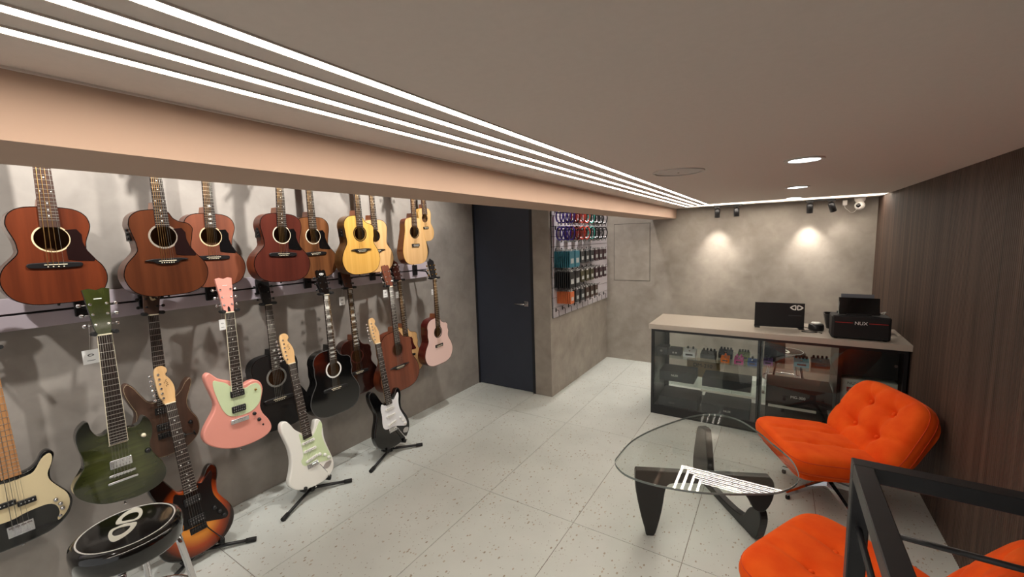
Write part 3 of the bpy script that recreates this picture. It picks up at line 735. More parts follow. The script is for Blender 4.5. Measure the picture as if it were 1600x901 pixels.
A('L9', 'acoustic_guitar', 'small pale pink cutaway acoustic guitar with dark red sides, last before the door', LO, (683, 495.6), (688, 568.5), .28, .28, (681.5, 435.5), lw=.42, ww=.30, uw=.31, cut=True, top=pink_pale, side=wood('crimson_side', (60, 16, 14), (96, 30, 26)), bind=mahog_red, rosette=brown_board, ros=(1.0, 1.15), hole=.10, headk='crown', headm=black, pegs='gold', brk='small', inlay='none', bridge=black)

# ------------------------------------------------------------------ electric instruments
def humbucker(e, x, u, z, mat=black, rot=0, chromed=False, w=.07, h=.036):
    p = MB().prism([(x + a, u + b) for a, b in rrect(-w / 2, -h / 2, w / 2, h / 2, .004)], z, z + .008, .0012, 0).build('pickup', mat, e)
    for r in (-1, 1):
        for k in range(6):
            MB().lathe([(.0024, 0), (.0024, .0006), (.0001, .0009)][::-1], 8, (x + (k - 2.5) * .0102, u + r * h * .22, z + .008)).build('pole_piece', nickel, p)
    return p
def single_coil(e, x, u, z, mat=white, tilt=0):
    m = Matrix.Translation((x, u, 0)) @ Matrix.Rotation(tilt, 4, 'Z')
    o = [(-.042, 0), (-.038, .008), (.038, .008), (.042, 0), (.038, -.008), (-.038, -.008)]
    p = MB().prism(o, z, z + .008, .0015, 0).xf(m).build('pickup', mat, e)
    for k in range(6): MB().lathe([(.0022, 0), (.0022, .0006), (.0001, .0008)][::-1], 8, ((k - 2.5) * .0102, 0, z + .008)).xf(m).build('pole_piece', nickel, p)
def knob(e, x, u, z, mat, r=.010, h=.011, name='knob'):
    MB().lathe([(r * 1.1, 0), (r, h * .35), (r * .82, h), (.0001, h)][::-1], 16, (x, u, z)).build(name, mat, e)
def trem_bridge(e, u, z, mat, arm=True, armtip=white, armend=(.05, -.08)):
    b = MB().box(-.036, u - .018, z, .036, u + .014, z + .003, .002).build('bridge', mat, e)
    for k in range(6):
        MB().box((k - 2.5) * .0108 - .0046, u - .014, z + .003, (k - 2.5) * .0108 + .0046, u + .004, z + .009, .001).build('saddle', mat, b)
    if arm:
        a = MB().tube(spline([(.028, u - .002, z + .003), (.030, u - .004, z + .018), (.034, u - .02, z + .026), (armend[0], u + armend[1], z + .03)], 5, False), .0025, 8).build('tremolo_arm', mat, e)
        MB().tube([(armend[0] - .003, u + armend[1] + .014, z + .03), (armend[0] + .002, u + armend[1] - .012, z + .03)], [.0032, .0046], 8).build('arm_tip', armtip, a)
STRAT = [(.02, 0), (.09, .012), (.145, .06), (.163, .12), (.152, .17), (.125, .222), (.113, .255), (.117, .30), (.130, .345), (.130, .385), (.112, .408), (.088, .398), (.066, .362), (.045, .338), (.032, .335),
         (-.032, .335), (-.052, .35), (-.072, .39), (-.095, .432), (-.124, .452), (-.148, .43), (-.150, .385), (-.136, .33), (-.120, .285), (-.128, .235), (-.152, .18), (-.166, .12), (-.150, .055), (-.09, .008), (-.03, 0)]
SGUARD = [(.03, .345), (.032, .318), (-.032, .318), (-.06, .335), (-.075, .30), (-.074, .25), (-.082, .20), (-.078, .165), (-.05, .145), (.02, .142), (.07, .125), (.12, .108), (.135, .13), (.122, .175), (.100, .225), (.090, .262), (.092, .31), (.104, .352), (.1, .375), (.075, .355), (.052, .335)]
def make_electric(name, label, group, nutpx, botpx, dn, db, outline, nutU=.775, scale=.648, fbend=.315, saddle=.127, body=black_top, edge=None, guard=None, gmat=None,
                  board=dark_board, neckm=maple, headk='strat', headm=None, face=None, pegs='chrome', logo='script', inlay='dots', frets=21, depth=.044, n=6, cat='electric guitar', bev=.007, w0=.042, w1=.056, fedge=None, absx=False, zoff=.002, htilt=4, bridge_z=.013):
    B = at_x(botpx[0], botpx[1], db if absx else WX + db); N = at_x(nutpx[0], nutpx[1], dn if absx else WX + dn)
    s = (N - B).length / nutU; m = frame(B, N)
    e = empty(name, label, cat, group=group); e.matrix_world = m @ Matrix.Scale(s, 4)
    o = outline(m, s) if callable(outline) else spline(outline, 4)
    o = ccw(o)
    bd = MB().prism(o, -depth, 0, bev, bev, 3, smooth=True).build('body', body, e)
    if edge is not None:
        MB().ring_flat(inset(o, -.0006), inset(o, bev * .9), -depth + bev, -bev * .62).build('body_edge', edge, bd)
    fb = .012
    if guard is not None:
        g = guard(m, s) if callable(guard) else guard
        MB().prism(ccw(spline(g, 3)), 0, .0025, .0006, 0).build('pickguard', gmat, bd)
    add_neck(e, nutU, fbend, fbend + .03, fb, w0, w1, frets, scale, board, neckm, inlay, edge=fedge, thick=.016)
    add_strings(e, nutU, saddle, fb, bridge_z, .034, .052, n, (steel_dark, steel_dark), .00034 if n == 6 else .0009)
    if headk: add_head(e, nutU, fb, headk, headm or neckm, pegs, htilt, logo, face=face)
    for sx, sy in ((0, -.001), ):
        MB().lathe([(.003, 0), (.003, .008), (.007, .009), (.007, .011), (.0001, .012)][::-1], 10, axis='y').xf(Matrix.Translation((sx, sy, -depth * .5)) @ Matrix.Rotation(math.pi, 4, 'Z')).build('strap_button', chrome, e)
    return e, m, s
# L1 green double cutaway
Z3 = lambda p: zoomed(100, 450, 3.339, p); Z4 = lambda p: zoomed(0, 480, 2.311, p); Z6 = lambda p: zoomed(300, 430, 3.217, p); Z8 = lambda p: zoomed(420, 510, 2.813, p)
def sg_out(m, s):
    p = Z4([(316, 416), (327, 443), (350, 464), (375, 460), (393, 446), (420, 452), (449, 436), (480, 432), (505, 418), (519, 392), (536, 402), (548, 425), (550, 455), (541, 490), (556, 525), (587, 555), (600, 588), (590, 622), (556, 652), (500, 680), (440, 698), (385, 709), (335, 707), (288, 692), (266, 667), (270, 640), (290, 606), (303, 578), (298, 545), (284, 515), (274, 480), (278, 450), (297, 425)])
    return spline(traced(m, s, p), 3)
e, m, s = make_electric('electric_guitar', 'dark green flame-top electric guitar with two pointed horns', LO, (162.3, 522.8), (197, 784), .33, .34, sg_out, nutU=.72, scale=.628, fbend=.265, saddle=.122, body=green_top, edge=green_edge,
    neckm=green_edge, headk='book', headm=green_edge, face=green_head, pegs='chrome', logo='bar', inlay='none', frets=22, fedge=ivory, depth=.038, bev=.0022, htilt=12)
humbucker(e, 0, .178, .001, chrome, chromed=True); b = MB().box(-.042, .128, 0, .042, .138, .012, .002).build('bridge', chrome, e)
for k in range(6): MB().box((k - 2.5) * .0104 - .004, .129, .012, (k - 2.5) * .0104 + .004, .137, .015).build('saddle', chrome, b)
MB().box(-.048, .098, 0, .048, .108, .012, .003).build('tailpiece', chrome, e)
knob(e, .082, .262, 0, ivory, .008); knob(e, .09, .19, 0, black, .010)
for k, (x, u) in enumerate(((.0, .27), )): MB().prism([(-.03, .262), (.03, .262), (.03, .258), (-.03, .258)], 0, .001).build('neck_joint_line', ivory, e)
# L2 walnut superstrat
SUPER = [(.02, 0), (.09, .014), (.14, .06), (.153, .11), (.145, .16), (.122, .205), (.108, .245), (.112, .29), (.128, .335), (.138, .375), (.128, .395), (.104, .378), (.082, .340), (.055, .315), (.032, .308),
         (-.032, .308), (-.058, .32), (-.082, .36), (-.108, .41), (-.132, .435), (-.15, .415), (-.146, .37), (-.128, .315), (-.113, .27), (-.122, .22), (-.146, .165), (-.158, .11), (-.145, .055), (-.09, .010), (-.03, 0)]
e, m, s = make_electric('electric_guitar', 'walnut brown electric guitar with pale body edge and two black pickups', LO, (238.4, 492), (264, 711), .12, .12, SUPER, nutU=.765, fbend=.285, saddle=.118, body=walnut, edge=None,
    neckm=walnut, headk='spear', headm=walnut, pegs='black', logo=None, inlay='none', frets=24, board=dark_board)
o = ccw(spline(SUPER, 4)); MB().ring_flat(inset(o, .004), inset(o, .008), -.004, -.0006).build('binding', cream, e)
for u in (.255, .165): humbucker(e, 0, u, .001, black, w=.075)
trem_bridge(e, .118, 0, black, armtip=black, armend=(.115, -.03))
knob(e, .11, .145, 0, black); knob(e, .075, .085, 0, black)
hs = [c for c in e.children if c.name.startswith('headstock')][0]
ol = spline([(.004, .075), (.022, .082), (.03, .10), (.022, .125), (.004, .13), (-.006, .115), (-.004, .09)], 4); il = spline([(.008, .085), (.018, .09), (.021, .102), (.016, .116), (.007, .12), (.001, .112), (.002, .096)], 4)
MB().ring_flat([(x, .765 + y) for x, y in ol], [(x, .765 + y) for x, y in il], .0085, .0096).xf(tilt_about(.769, .008, 4)).build('emblem', cream, hs)
# L3 salmon pink offset
def off_out(m, s):
    p = Z6([(85, 492), (68, 505), (66, 525), (78, 560), (100, 605), (117, 650), (110, 690), (86, 735), (64, 780), (58, 815), (72, 845), (112, 864), (170, 873), (232, 867), (300, 845), (360, 814), (393, 785), (402, 755), (385, 720), (357, 690), (345, 655), (352, 610), (357, 570), (346, 538), (320, 525), (288, 533), (262, 548), (225, 545), (190, 530), (165, 527), (130, 518), (103, 500)])
    return spline(traced(m, s, p), 3)
def off_guard(m, s):
    return traced(m, s, Z6([(106, 532), (108, 570), (133, 635), (160, 685), (195, 708), (245, 702), (300, 680), (335, 642), (347, 600), (346, 562), (325, 540), (295, 548), (262, 566), (200, 560), (170, 542), (135, 534)]))
e, m, s = make_electric('electric_guitar', 'salmon pink offset electric guitar with mint green pickguard', LO, (357.5, 488), (379, 700), .24, .25, off_out, nutU=.775, fbend=.338, saddle=.165, body=pink_sat, guard=off_guard, gmat=mint, neckm=neck_wood,
    headk='book', headm=pink_sat, logo='bar', inlay='dots', frets=22, htilt=10, fedge=ivory)
px = lambda p: traced(m, s, Z6(p))
for a, b in (((197, 573), (261, 607)), ((200, 648), (271, 686))):
    q = px([((a[0] + b[0]) / 2, (a[1] + b[1]) / 2)])[0]; humbucker(e, 0, q[1], .0025, black)
b = MB().box(-.046, .155, .0, .046, .180, .010, .003).build('bridge', chrome, e)
for k in range(6): MB().box((k - 2.5) * .0104 - .004, .160, .010, (k - 2.5) * .0104 + .004, .176, .0145).build('saddle', chrome, b)
for q in px([(313, 693), (337, 722)]): knob(e, q[0], q[1], 0, black, .0095)
q = px([(358, 748)])[0]; knob(e, q[0], q[1], 0, black, .005, .003, 'output_jack')
q = px([(318, 572)])[0]; knob(e, q[0], q[1], .0025, gold, .006, .008, 'switch')
hs = [c for c in e.children if c.name.startswith('headstock')][0]
MB().prism([(-.007, .782), (.007, .782), (.006, .802), (0, .812), (-.006, .802)], .0085, .0096).xf(tilt_about(.779, .008, 10)).build('truss_rod_cover', black, hs)
# L0 precision-style bass
PB = [(.03, 0), (.10, .012), (.155, .055), (.178, .115), (.172, .165), (.145, .215), (.122, .262), (.122, .31), (.138, .36), (.145, .395), (.128, .418), (.104, .410), (.085, .375), (.062, .352), (.033, .345),
      (-.033, .345), (-.055, .37), (-.075, .42), (-.10, .475), (-.135, .50), (-.16, .475), (-.155, .42), (-.135, .35), (-.122, .29), (-.135, .235), (-.16, .18), (-.175, .12), (-.155, .055), (-.10, .008), (-.03, 0)]
PG = [(.128, .402), (.136, .38), (.128, .345), (.112, .305), (.116, .265), (.138, .22), (.163, .172), (.168, .12), (.150, .075), (.122, .050), (.118, .062), (.128, .085), (.122, .125), (.095, .150), (.03, .150), (-.03, .138), (-.09, .15), (-.115, .20), (-.11, .26), (-.12, .32), (-.14, .385), (-.155, .45), (-.13, .48), (-.1, .44), (-.07, .36), (-.035, .325), (.035, .325), (.07, .335), (.10, .385)]
e, m, s = make_electric('bass_guitar', 'black bass guitar with cream pickguard and pale maple neck, first in the row', LO, (-22, 548), (38, 849), .15, .15, PB, nutU=.954, scale=.864, fbend=.345, saddle=.09, body=black_top, guard=PG, gmat=cream, neckm=maple_dark, board=maple_dark,
    headk=None, inlay='none', frets=20, n=4, cat='bass guitar', w0=.042, w1=.063)
hb = [(-.021, 0), (-.03, .03), (-.045, .06), (-.047, .13), (-.045, .2), (-.02, .245), (.02, .25), (.05, .235), (.062, .21), (.045, .185), (.03, .17), (.034, .12), (.03, .05), (.021, 0)]
h = MB().prism([(x, .958 + y) for x, y in spline(hb, 3)], -.006, .008, .0015).build('headstock', maple_dark, e)
for k in range(4): p = link('tuning_peg', PEGS['chrome'], h); p.matrix_local = Matrix.Translation((-.028, .958 + .05 + .047 * k, .008)) @ Matrix.Rotation(math.pi, 4, 'Z') @ Matrix.Scale(1.7, 4)
for x, u in ((-.03, .222), (.032, .204)):
    p = MB().prism(rrect(x - .030, u - .013, x + .030, u + .013, .003), .0025, .0115, .001, 0).build('pickup', black, e)
    for k in (-1.5, -.5, .5, 1.5): MB().lathe([(.0035, 0), (.0035, .0008), (.0001, .001)][::-1], 8, (x + k * .0125, u, .0115)).build('pole_piece', nickel, p)
b = MB().box(-.042, .052, 0, .042, .108, .003, .002).build('bridge', chrome, e)
for k in range(4): MB().box((k - 1.5) * .019 - .008, .066, .003, (k - 1.5) * .019 + .008, .098, .012, .001).build('saddle', chrome, b)
for x, u in ((.122, .158), (.135, .130), (.139, .104)): knob(e, x, u, .0025, nickel, .0085, .012)
knob(e, .128, .068, .0025, nickel, .007, .004, 'output_jack')
MB().lathe([(.003, 0), (.003, .008), (.008, .009), (.008, .011), (.0001, .012)][::-1], 10, axis='y').xf(Matrix.Translation((-.135, .499, -.02))).build('strap_button', chrome, e)

# S2 white, S3 black, S1 sunburst on stands
ST = 'electric guitars on floor stands'
def white_out(m, s):
    p = Z8([(74, 416), (56, 430), (55, 460), (73, 500), (91, 540), (101, 590), (98, 640), (90, 680), (95, 703), (120, 718), (153, 718), (200, 702), (248, 674), (278, 640), (287, 605), (279, 570), (261, 530), (245, 490), (239, 450), (231, 416), (216, 405), (204, 413), (199, 440), (190, 466), (172, 478), (152, 470), (135, 463), (115, 452), (95, 430)])
    return spline(traced(m, s, p), 3)
def white_guard(m, s):
    return traced(m, s, Z8([(132, 472), (143, 520), (152, 565), (143, 592), (157, 612), (200, 600), (235, 592), (262, 585), (274, 573), (262, 545), (243, 508), (231, 470), (234, 432), (224, 415), (213, 436), (196, 474), (176, 488), (152, 484)]))
e, m, s = make_electric('electric_guitar', 'white electric guitar with mint pickguard standing on a floor stand', ST, (454.8, 568), (496, 758), -2.66, -2.52, white_out, nutU=.79, fbend=.312, saddle=.14, body=off_white, guard=white_guard, gmat=mint, absx=True)
S2M = m; S2E = e
for u, t in ((.288, 0), (.235, 0), (.178, .16)): single_coil(e, 0, u, .0025, white, t)
trem_bridge(e, .14, 0, chrome, armtip=white, armend=(.07, -.095))
for p in traced(m, s, Z8([(222, 560), (245, 562), (262, 572)])): knob(e, p[0], p[1], .0025, white, .010)
p = traced(m, s, Z8([(257, 606)]))[0]
mb = MB().prism(spline([(p[0] - .03, p[1] - .012), (p[0] - .01, p[1] + .018), (p[0] + .03, p[1] + .012), (p[0] + .01, p[1] - .018)], 4), 0, .003, .001, 0); mb.build('jack_plate', chrome, e)
def strat_rest(e, guard_mat, single, knob_mat, jack=True):
    trem_bridge(e, .127, 0, chrome if single else black, armtip=white if single else black, armend=(.075, -.095))
    if single:
        for u, t in ((.285, 0), (.232, 0), (.172, .16)): single_coil(e, 0, u, .0025, white, t)
    else:
        for u in (.272, .172): humbucker(e, 0, u, .0025, black)
    for x, u in ((.082, .185), (.1, .155), (.115, .127)): knob(e, x, u, .0025, knob_mat, .010)
    if jack: MB().prism(spline([(.085, .068), (.105, .095), (.142, .085), (.122, .056)], 4), 0, .003, .001, 0).build('jack_plate', chrome, e)
e, m, s = make_electric('electric_guitar', 'black electric guitar with white pickguard standing on a floor stand', ST, (589.4, 536.7), (619, 696), -2.61, -2.475, STRAT, nutU=.775, body=black_top, guard=SGUARD, gmat=guard_white, absx=True)
strat_rest(e, guard_white, True, white); S3M = m; S3E = e
e, m, s = make_electric('electric_guitar', 'orange and black sunburst electric guitar on a floor stand behind the stool', ST, (265, 630), (319, 862), -2.69, -2.53, STRAT, nutU=.775, body=burst, guard=SGUARD, gmat=guard_black, absx=True)
strat_rest(e, guard_black, False, black, False); S1M = m; S1E = e

# ------------------------------------------------------------------ floor stands
def make_stand(label, gm, feet, guitar):
    """tripod stand: low hub under the body, legs fanning out below it, post behind the back, cradle arms under the lower bout"""
    b = gm @ Vector((0, 0, 0)); up = Vector((gm[0][1], gm[1][1], gm[2][1])); nrm = Vector((gm[0][2], gm[1][2], gm[2][2])); sd = Vector((gm[0][0], gm[1][0], gm[2][0]))
    body = [c for c in guitar.children if c.name.startswith('body')][0]; S = guitar.matrix_world.to_scale()[0]
    loc = [v.co * S for v in body.data.vertices]
    zmin = min((b + sd * v.x + up * v.y + nrm * v.z).z for v in loc); back = min(v.z for v in loc)
    pn = back - .024                                     # the post stands this far behind the face
    p0 = b + nrm * pn; hub = Vector((p0.x, p0.y, max(.034, zmin - .034)))
    e = empty('guitar_stand', label, 'guitar stand', (hub.x, hub.y, 0), group='black tripod guitar stands')
    o = Vector((hub.x, hub.y, 0)); T = lambda p: tuple(Vector(p) - o)
    top = p0 + up * .27
    MB().tube([T(hub), T(p0 + up * .02), T(top)], .010, 10).build('post', black, e)
    MB().tube([T(hub - Vector((0, 0, .018))), T(hub + Vector((0, 0, .014)))], .019, 12).build('hub', black, e)
    allf = [Vector(f) for f in feet] + [Vector((max(WX + .07, hub.x - .2), hub.y + .02, 0))]
    for f in allf:
        tip = f + Vector((0, 0, .0135))
        lg = MB().tube([T(hub), T(tip)], [.011, .009], 10).build('leg', black, e)
        d = (tip - hub).normalized()
        MB().tube([T(tip - d * .05), T(tip)], .0135, 10).build('rubber_foot', black_rubber, lg)
    for sg in (-1, 1):
        h = min(v.y for v in loc if abs(v.x - sg * .085) < .012) - .0085      # sleeve just under the edge of the body
        a = b + sd * sg * .085 + up * h
        ar = MB().tube([T(p0 + up * h), T(a + nrm * (pn + .004)), T(a + nrm * .008), T(a + nrm * .018 + up * .022)], .0085, 8).build('cradle_arm', black, e)
        MB().tube([T(a + nrm * (back + .002)), T(a + nrm * .008), T(a + nrm * .0185 + up * .023)], .0115, 8).build('foam_sleeve', black_rubber, ar)
    MB().tube([T(top - sd * .05 + nrm * .017), T(top - sd * .035), T(top + sd * .035), T(top + sd * .05 + nrm * .017)], .008, 8).build('back_rest', black_rubber, e)
make_stand('black tripod stand under the white electric guitar', S2M, ((-2.475, 1.185, 0), (-2.468, 1.67, 0)), S2E)
make_stand('black tripod stand under the black electric guitar', S3M, ((-2.443, 1.81, 0), (-2.40, 2.293, 0)), S3E)
make_stand('black tripod stand under the sunburst electric guitar', S1M, ((-2.45, .56, 0), (-2.445, 1.02, 0)), S1E)

# ------------------------------------------------------------------ wall rail, hangers and tags
rail_m = plain('rail_laminate', (196, 186, 196), .4)
def wall_rail(z0, z1, y0, y1, label):
    e = empty('wall_rail', label, 'wall rail', (WX, y0, z0), group='slat rails for guitar hangers')
    zm = (z0 + z1) / 2
    for a, b in ((0, zm - z0 - .005), (zm - z0 + .005, z1 - z0)): MB().box(0, 0, a, .03, y1 - y0, b, .002).build('slat', rail_m, e)
    MB().box(0, 0, zm - z0 - .005, .014, y1 - y0, zm - z0 + .005).build('groove', black, e)
wall_rail(1.325, 1.470, -.7, 2.95, 'pale lilac slat rail carrying the lower row of guitars')
wall_rail(2.10, 2.245, -.7, 2.95, 'pale lilac slat rail carrying the upper row of guitars')
def hanger(nut_w, up, label, group, zr):
    """bracket on the rail, arm out to the neck, padded fork under the headstock"""
    p = nut_w + up * .018
    y = p.y; e = empty('guitar_hanger', label, 'guitar hanger', (WX + .03, y, zr), group=group)
    T = lambda q: tuple(Vector(q) - Vector((WX + .03, y, zr)))
    MB().box(0, -.028, -.045, .014, .028, .05, .004).build('bracket', black, e)
    yk = Vector((p.x - .01, y, p.z - .012)); base = Vector((WX + .044, y, zr))
    root = yk - Vector((.048, 0, 0)); mid = Vector((max(base.x, root.x - .05), y, zr - .004))
    MB().tube([T(base), T(mid), T(root)], .007, 8).build('arm', black, e)
    for sg in (-1, 1):
        pr = MB().tube(spline([T(root), T(root + Vector((.008, sg * .032, 0))), T(yk + Vector((.0, sg * .034, 0))), T(yk + Vector((.03, sg * .036, .004)))], 4, False), .006, 8).build('fork_prong', black, e)
        MB().tube([T(yk + Vector((-.02, sg * .034, 0))), T(yk + Vector((.034, sg * .036, .004)))], .0095, 8).build('foam_sleeve', black_rubber, pr)
HG = 'black wall hangers'
DESC = {'acoustic_bass': 0}
for o in [x for x in COL.objects if x.parent is None and x.get('group') in (UP, LO)]:
    m = o.matrix_world; nut = [c for c in o.children if c.name.startswith('nut')][0]
    c = sum((Vector(v.co) for v in nut.data.vertices), Vector()) / len(nut.data.vertices)
    p = m @ c; upv = Vector((m[0][1], m[1][1], m[2][1])).normalized()
    upper = o['group'] == UP
    short = o['label'].split(' with ')[0].split(' behind ')[0].split(' beside ')[0].split(' on the end')[0].split(', ')[0]
    hanger(p, upv, 'black hanger holding the ' + short, HG, 2.17 if upper else 1.40)
tag_m = plain('paper_tag', (226, 226, 224), .6); ink = plain('tag_ink', (70, 70, 72), .6); thread = plain('thread', (210, 208, 200), .6)
def price_tag(px, d, w, h, hang_px, label):
    c = at_x(px[0], px[1], WX + d); k = at_x(hang_px[0], hang_px[1], WX + d)
    e = empty('price_tag', label, 'price tag', tuple(c - Vector((0, 0, h / 2))), group='paper price tags on the lower guitars')
    t = MB().box(0, -w / 2, 0, .0012, w / 2, h).build('card', tag_m, e)
    MB().ring_flat([(w * .2 * math.cos(a), h * .62 + w * .11 * math.sin(a)) for a in [i * .523 for i in range(12)]], [(w * .12 * math.cos(a), h * .62 + w * .06 * math.sin(a)) for a in [i * .523 for i in range(12)]], 0, .0003).xf(Matrix.Translation((.0012, 0, 0)) @ Matrix(((0, 0, 1, 0), (1, 0, 0, 0), (0, 1, 0, 0), (0, 0, 0, 1)))).build('emblem', ink, t)
    MB().box(.0012, -w * .25, h * .22, .0015, w * .25, h * .26).build('print_line', ink, t)
    rel = k - c + Vector((0, 0, h / 2)); MB().tube([(0, 0, h), tuple(rel)], .0006, 4).build('thread', thread, e)
price_tag((142, 557), .26, .055, .065, (139, 506), 'white paper tag hanging from the green electric guitar')
price_tag((347.5, 507), .25, .032, .06, (345, 470), 'white paper tag hanging from the salmon pink guitar')
price_tag((534.5, 470), .15, .048, .062, (536, 448), 'white paper tag hanging from the dark brown burst guitar')
price_tag((602, 458.5), .25, .042, .06, (602, 440), 'white paper tag hanging from the open-pore mahogany guitar')
price_tag((620.5, 460.5), .13, .032, .055, (619, 440), 'white paper tag hanging from the natural spruce guitar')
price_tag((675.5, 456), .28, .024, .05, (675.5, 434), 'white paper tag hanging from the pale pink guitar')

# ================================================================== stools
def make_stool(label, c, zt, spin, group, spinl):
    e = empty('round_stool', label, 'stool', (c[0], c[1], 0), spin, group)
    r = .168
    MB().lathe([(.001, zt - .09), (r - .010, zt - .09), (r - .002, zt - .08), (r, zt - .03), (r - .004, zt - .012), (r - .016, zt - .003), (r - .032, zt), (.001, zt)], 56).build('seat', black_gloss, e)
    s = [c_ for c_ in e.children][0]
    MB().ring_flat(circle(0, 0, .1455, 64), circle(0, 0, .1405, 64), zt, zt + .0008).build('white_ring', white, s)
    twin_leaf_round(s, zt, spinl)
    MB().lathe([(.001, zt - .10), (r - .03, zt - .10), (r - .03, zt - .09), (.001, zt - .09)], 40).build('seat_plate', chrome, e)
    for k in range(4):
        a = math.pi / 4 + k * math.pi / 2; ca, sa = math.cos(a), math.sin(a)
        MB().tube(spline([(.09 * ca, .09 * sa, zt - .10), (.135 * ca, .135 * sa, zt - .107), (.15 * ca, .15 * sa, zt - .14), (.21 * ca, .21 * sa, .012)], 4, False), .012, 10).build('leg', chrome, e)
        MB().tube([(.209 * ca, .209 * sa, .024), (.2105 * ca, .2105 * sa, 0)], .0145, 10).build('rubber_foot', black_rubber, e)
    rr = .185
    MB().tube([(rr * math.cos(2 * math.pi * k / 40), rr * math.sin(2 * math.pi * k / 40), .22) for k in range(40)], .009, 8, closed=True).build('foot_ring', chrome, e)
    return e
def resample(o, n, d):
    # n points evenly along a closed outline, starting where it reaches farthest in direction d
    o = ccw(o); k = max(range(len(o)), key=lambda q: o[q][0] * d[0] + o[q][1] * d[1]); o = o[k:] + o[:k] + [o[k]]
    ln = [0]
    for a, b in zip(o, o[1:]): ln.append(ln[-1] + math.hypot(b[0] - a[0], b[1] - a[1]))
    out = []; q = 0
    for m in range(n):
        t = ln[-1] * m / n
        while ln[q + 1] < t: q += 1
        f = (t - ln[q]) / (ln[q + 1] - ln[q] or 1); out.append((o[q][0] + (o[q + 1][0] - o[q][0]) * f, o[q][1] + (o[q + 1][1] - o[q][1]) * f))
    return out
STOOL_C, STOOL_Z = (-2.094, .432), .60
def twin_leaf_round(parent, zt, a):
    # two slanted open loops, mirrored, as printed on the seat
    k = 7.445; mb = MB()
    loops = (([(605, 290), (618, 240), (700, 160), (800, 105), (870, 92), (910, 120), (912, 165), (880, 215), (820, 245), (740, 265), (680, 280)], [(672, 247), (690, 210), (760, 165), (840, 146), (870, 160), (862, 195), (820, 226), (740, 243), (695, 251)]),
             ([(845, 262), (838, 300), (780, 370), (690, 440), (600, 487), (560, 492), (530, 475), (513, 430), (525, 380), (560, 345), (620, 320), (700, 285), (780, 270)], [(770, 305), (755, 340), (700, 385), (640, 415), (585, 425), (560, 405), (575, 365), (630, 335), (700, 315)]))
    for o, i in loops:
        w = [[(p.x - STOOL_C[0], p.y - STOOL_C[1]) for p in [at_z(u, v, STOOL_Z) for u, v in zoomed(100, 780, k, q)]] for q in (o, i)]
        c = [sum(q[j] for q in w[1]) / len(w[1]) for j in (0, 1)]; d = (w[0][0][0] - c[0], w[0][0][1] - c[1])
        mb.ring_flat(resample(spline(w[0], 4), 48, d), resample(spline(w[1], 4), 48, d), zt, zt + .0008)
    mb.xf(Matrix.Rotation(a, 4, 'Z')).build('emblem', plain('seat_print', (226, 226, 214), .4), parent)
make_stool('round black stool with white ring and emblem, chrome legs, beside the sunburst guitar', STOOL_C, STOOL_Z, .35, 'round black stools', -.35)
make_stool('round black stool with white ring standing behind the counter', (.10, 4.74), .50, .2, 'round black stools', -.9)

# ================================================================== glass coffee table
GZ = .398
tbl = empty('coffee_table', 'glass coffee table with rounded triangular top on two black curved wooden fins', 'table', (-.3, 2.5, 0))
TO = Vector((-.3, 2.5, 0))
Z5 = lambda p: zoomed(940, 630, 3.755, p)
top = [at_z(u, v, GZ) - TO for u, v in Z5([(78, 345), (100, 300), (180, 215), (300, 150), (450, 95), (560, 66), (650, 60), (740, 72), (830, 105), (920, 165), (1000, 230), (1080, 295), (1130, 350), (1158, 420), (1140, 470), (1080, 505), (1000, 522), (850, 527), (700, 525), (560, 515), (420, 495), (300, 470), (190, 437), (120, 400)])]
top = ccw(spline([(p.x, p.y) for p in top], 4))
tg = glass('table_glass', (.925, .95, .942), 1.38)
MB().prism(top, GZ - .012, GZ, .002).build('glass_top', tg, tbl)
MB().ring_flat(inset(top, -.0006), inset(top, .0015), GZ - .0115, GZ - .0008).build('glass_edge', plain('glass_edge', (112, 122, 120), .15, spec=.6), tbl)
fin_m = plain('black_stained_wood', (26, 24, 25), .32, coat=.15, noise=.12, nscale=14)
def fin(a, b, pts, name, th=.045):
    """curved plank standing in the vertical plane through floor points a and b, outline taken from the view"""
    a, b = Vector(a), Vector(b); t = (b - a).normalized(); n = Vector((t.y, -t.x, 0))
    o = []
    for u, v in Z5(pts):
        q = at_plane(u, v, a, n); o.append(((q - a).dot(t), max(0.0, min(q.z, GZ - .0125))))
    o = ccw(spline(o, 3)); o = [(x, max(0.0, min(z, GZ - .0125))) for x, z in o]
    mb = MB().prism(o, -th / 2, th / 2, .004)
    m = Matrix(((t.x, 0, n.x, a.x - TO.x), (t.y, 0, n.y, a.y - TO.y), (0, 1, 0, 0), (0, 0, 0, 1)))
    return mb.xf(m).build(name, fin_m, tbl)
A0 = at_z(*Z5([(283, 762)])[0], 0); A1 = at_z(*Z5([(905, 812)])[0], 0)
fin(A0, A1, [(262, 762), (303, 762), (330, 690), (352, 600), (365, 520), (376, 480), (395, 462), (440, 455), (520, 456), (610, 465), (690, 475), (760, 480), (800, 495), (840, 532), (868, 575), (885, 606), (915, 622), (945, 620), (975, 590), (998, 540), (1005, 490), (1000, 450), (980, 412), (950, 397), (900, 392), (700, 382), (500, 370), (300, 355), (235, 350), (205, 365), (195, 395), (197, 480), (210, 560), (230, 650), (250, 720)], 'upper_fin')
B1 = at_z(*Z5([(600, 133)])[0], GZ - .013); B1 = Vector((B1.x, B1.y, 0))
fin(A1 + Vector((.012, .02, 0)), B1, [(583, 132), (620, 134), (628, 180), (636, 280), (643, 380), (648, 440), (660, 480), (700, 530), (760, 590), (805, 628), (848, 650), (872, 622), (892, 606), (925, 612), (945, 630), (955, 680), (948, 730), (925, 790), (892, 815), (820, 735), (740, 645), (660, 560), (610, 510), (575, 460), (556, 400), (553, 330), (560, 260), (570, 190)], 'lower_fin')
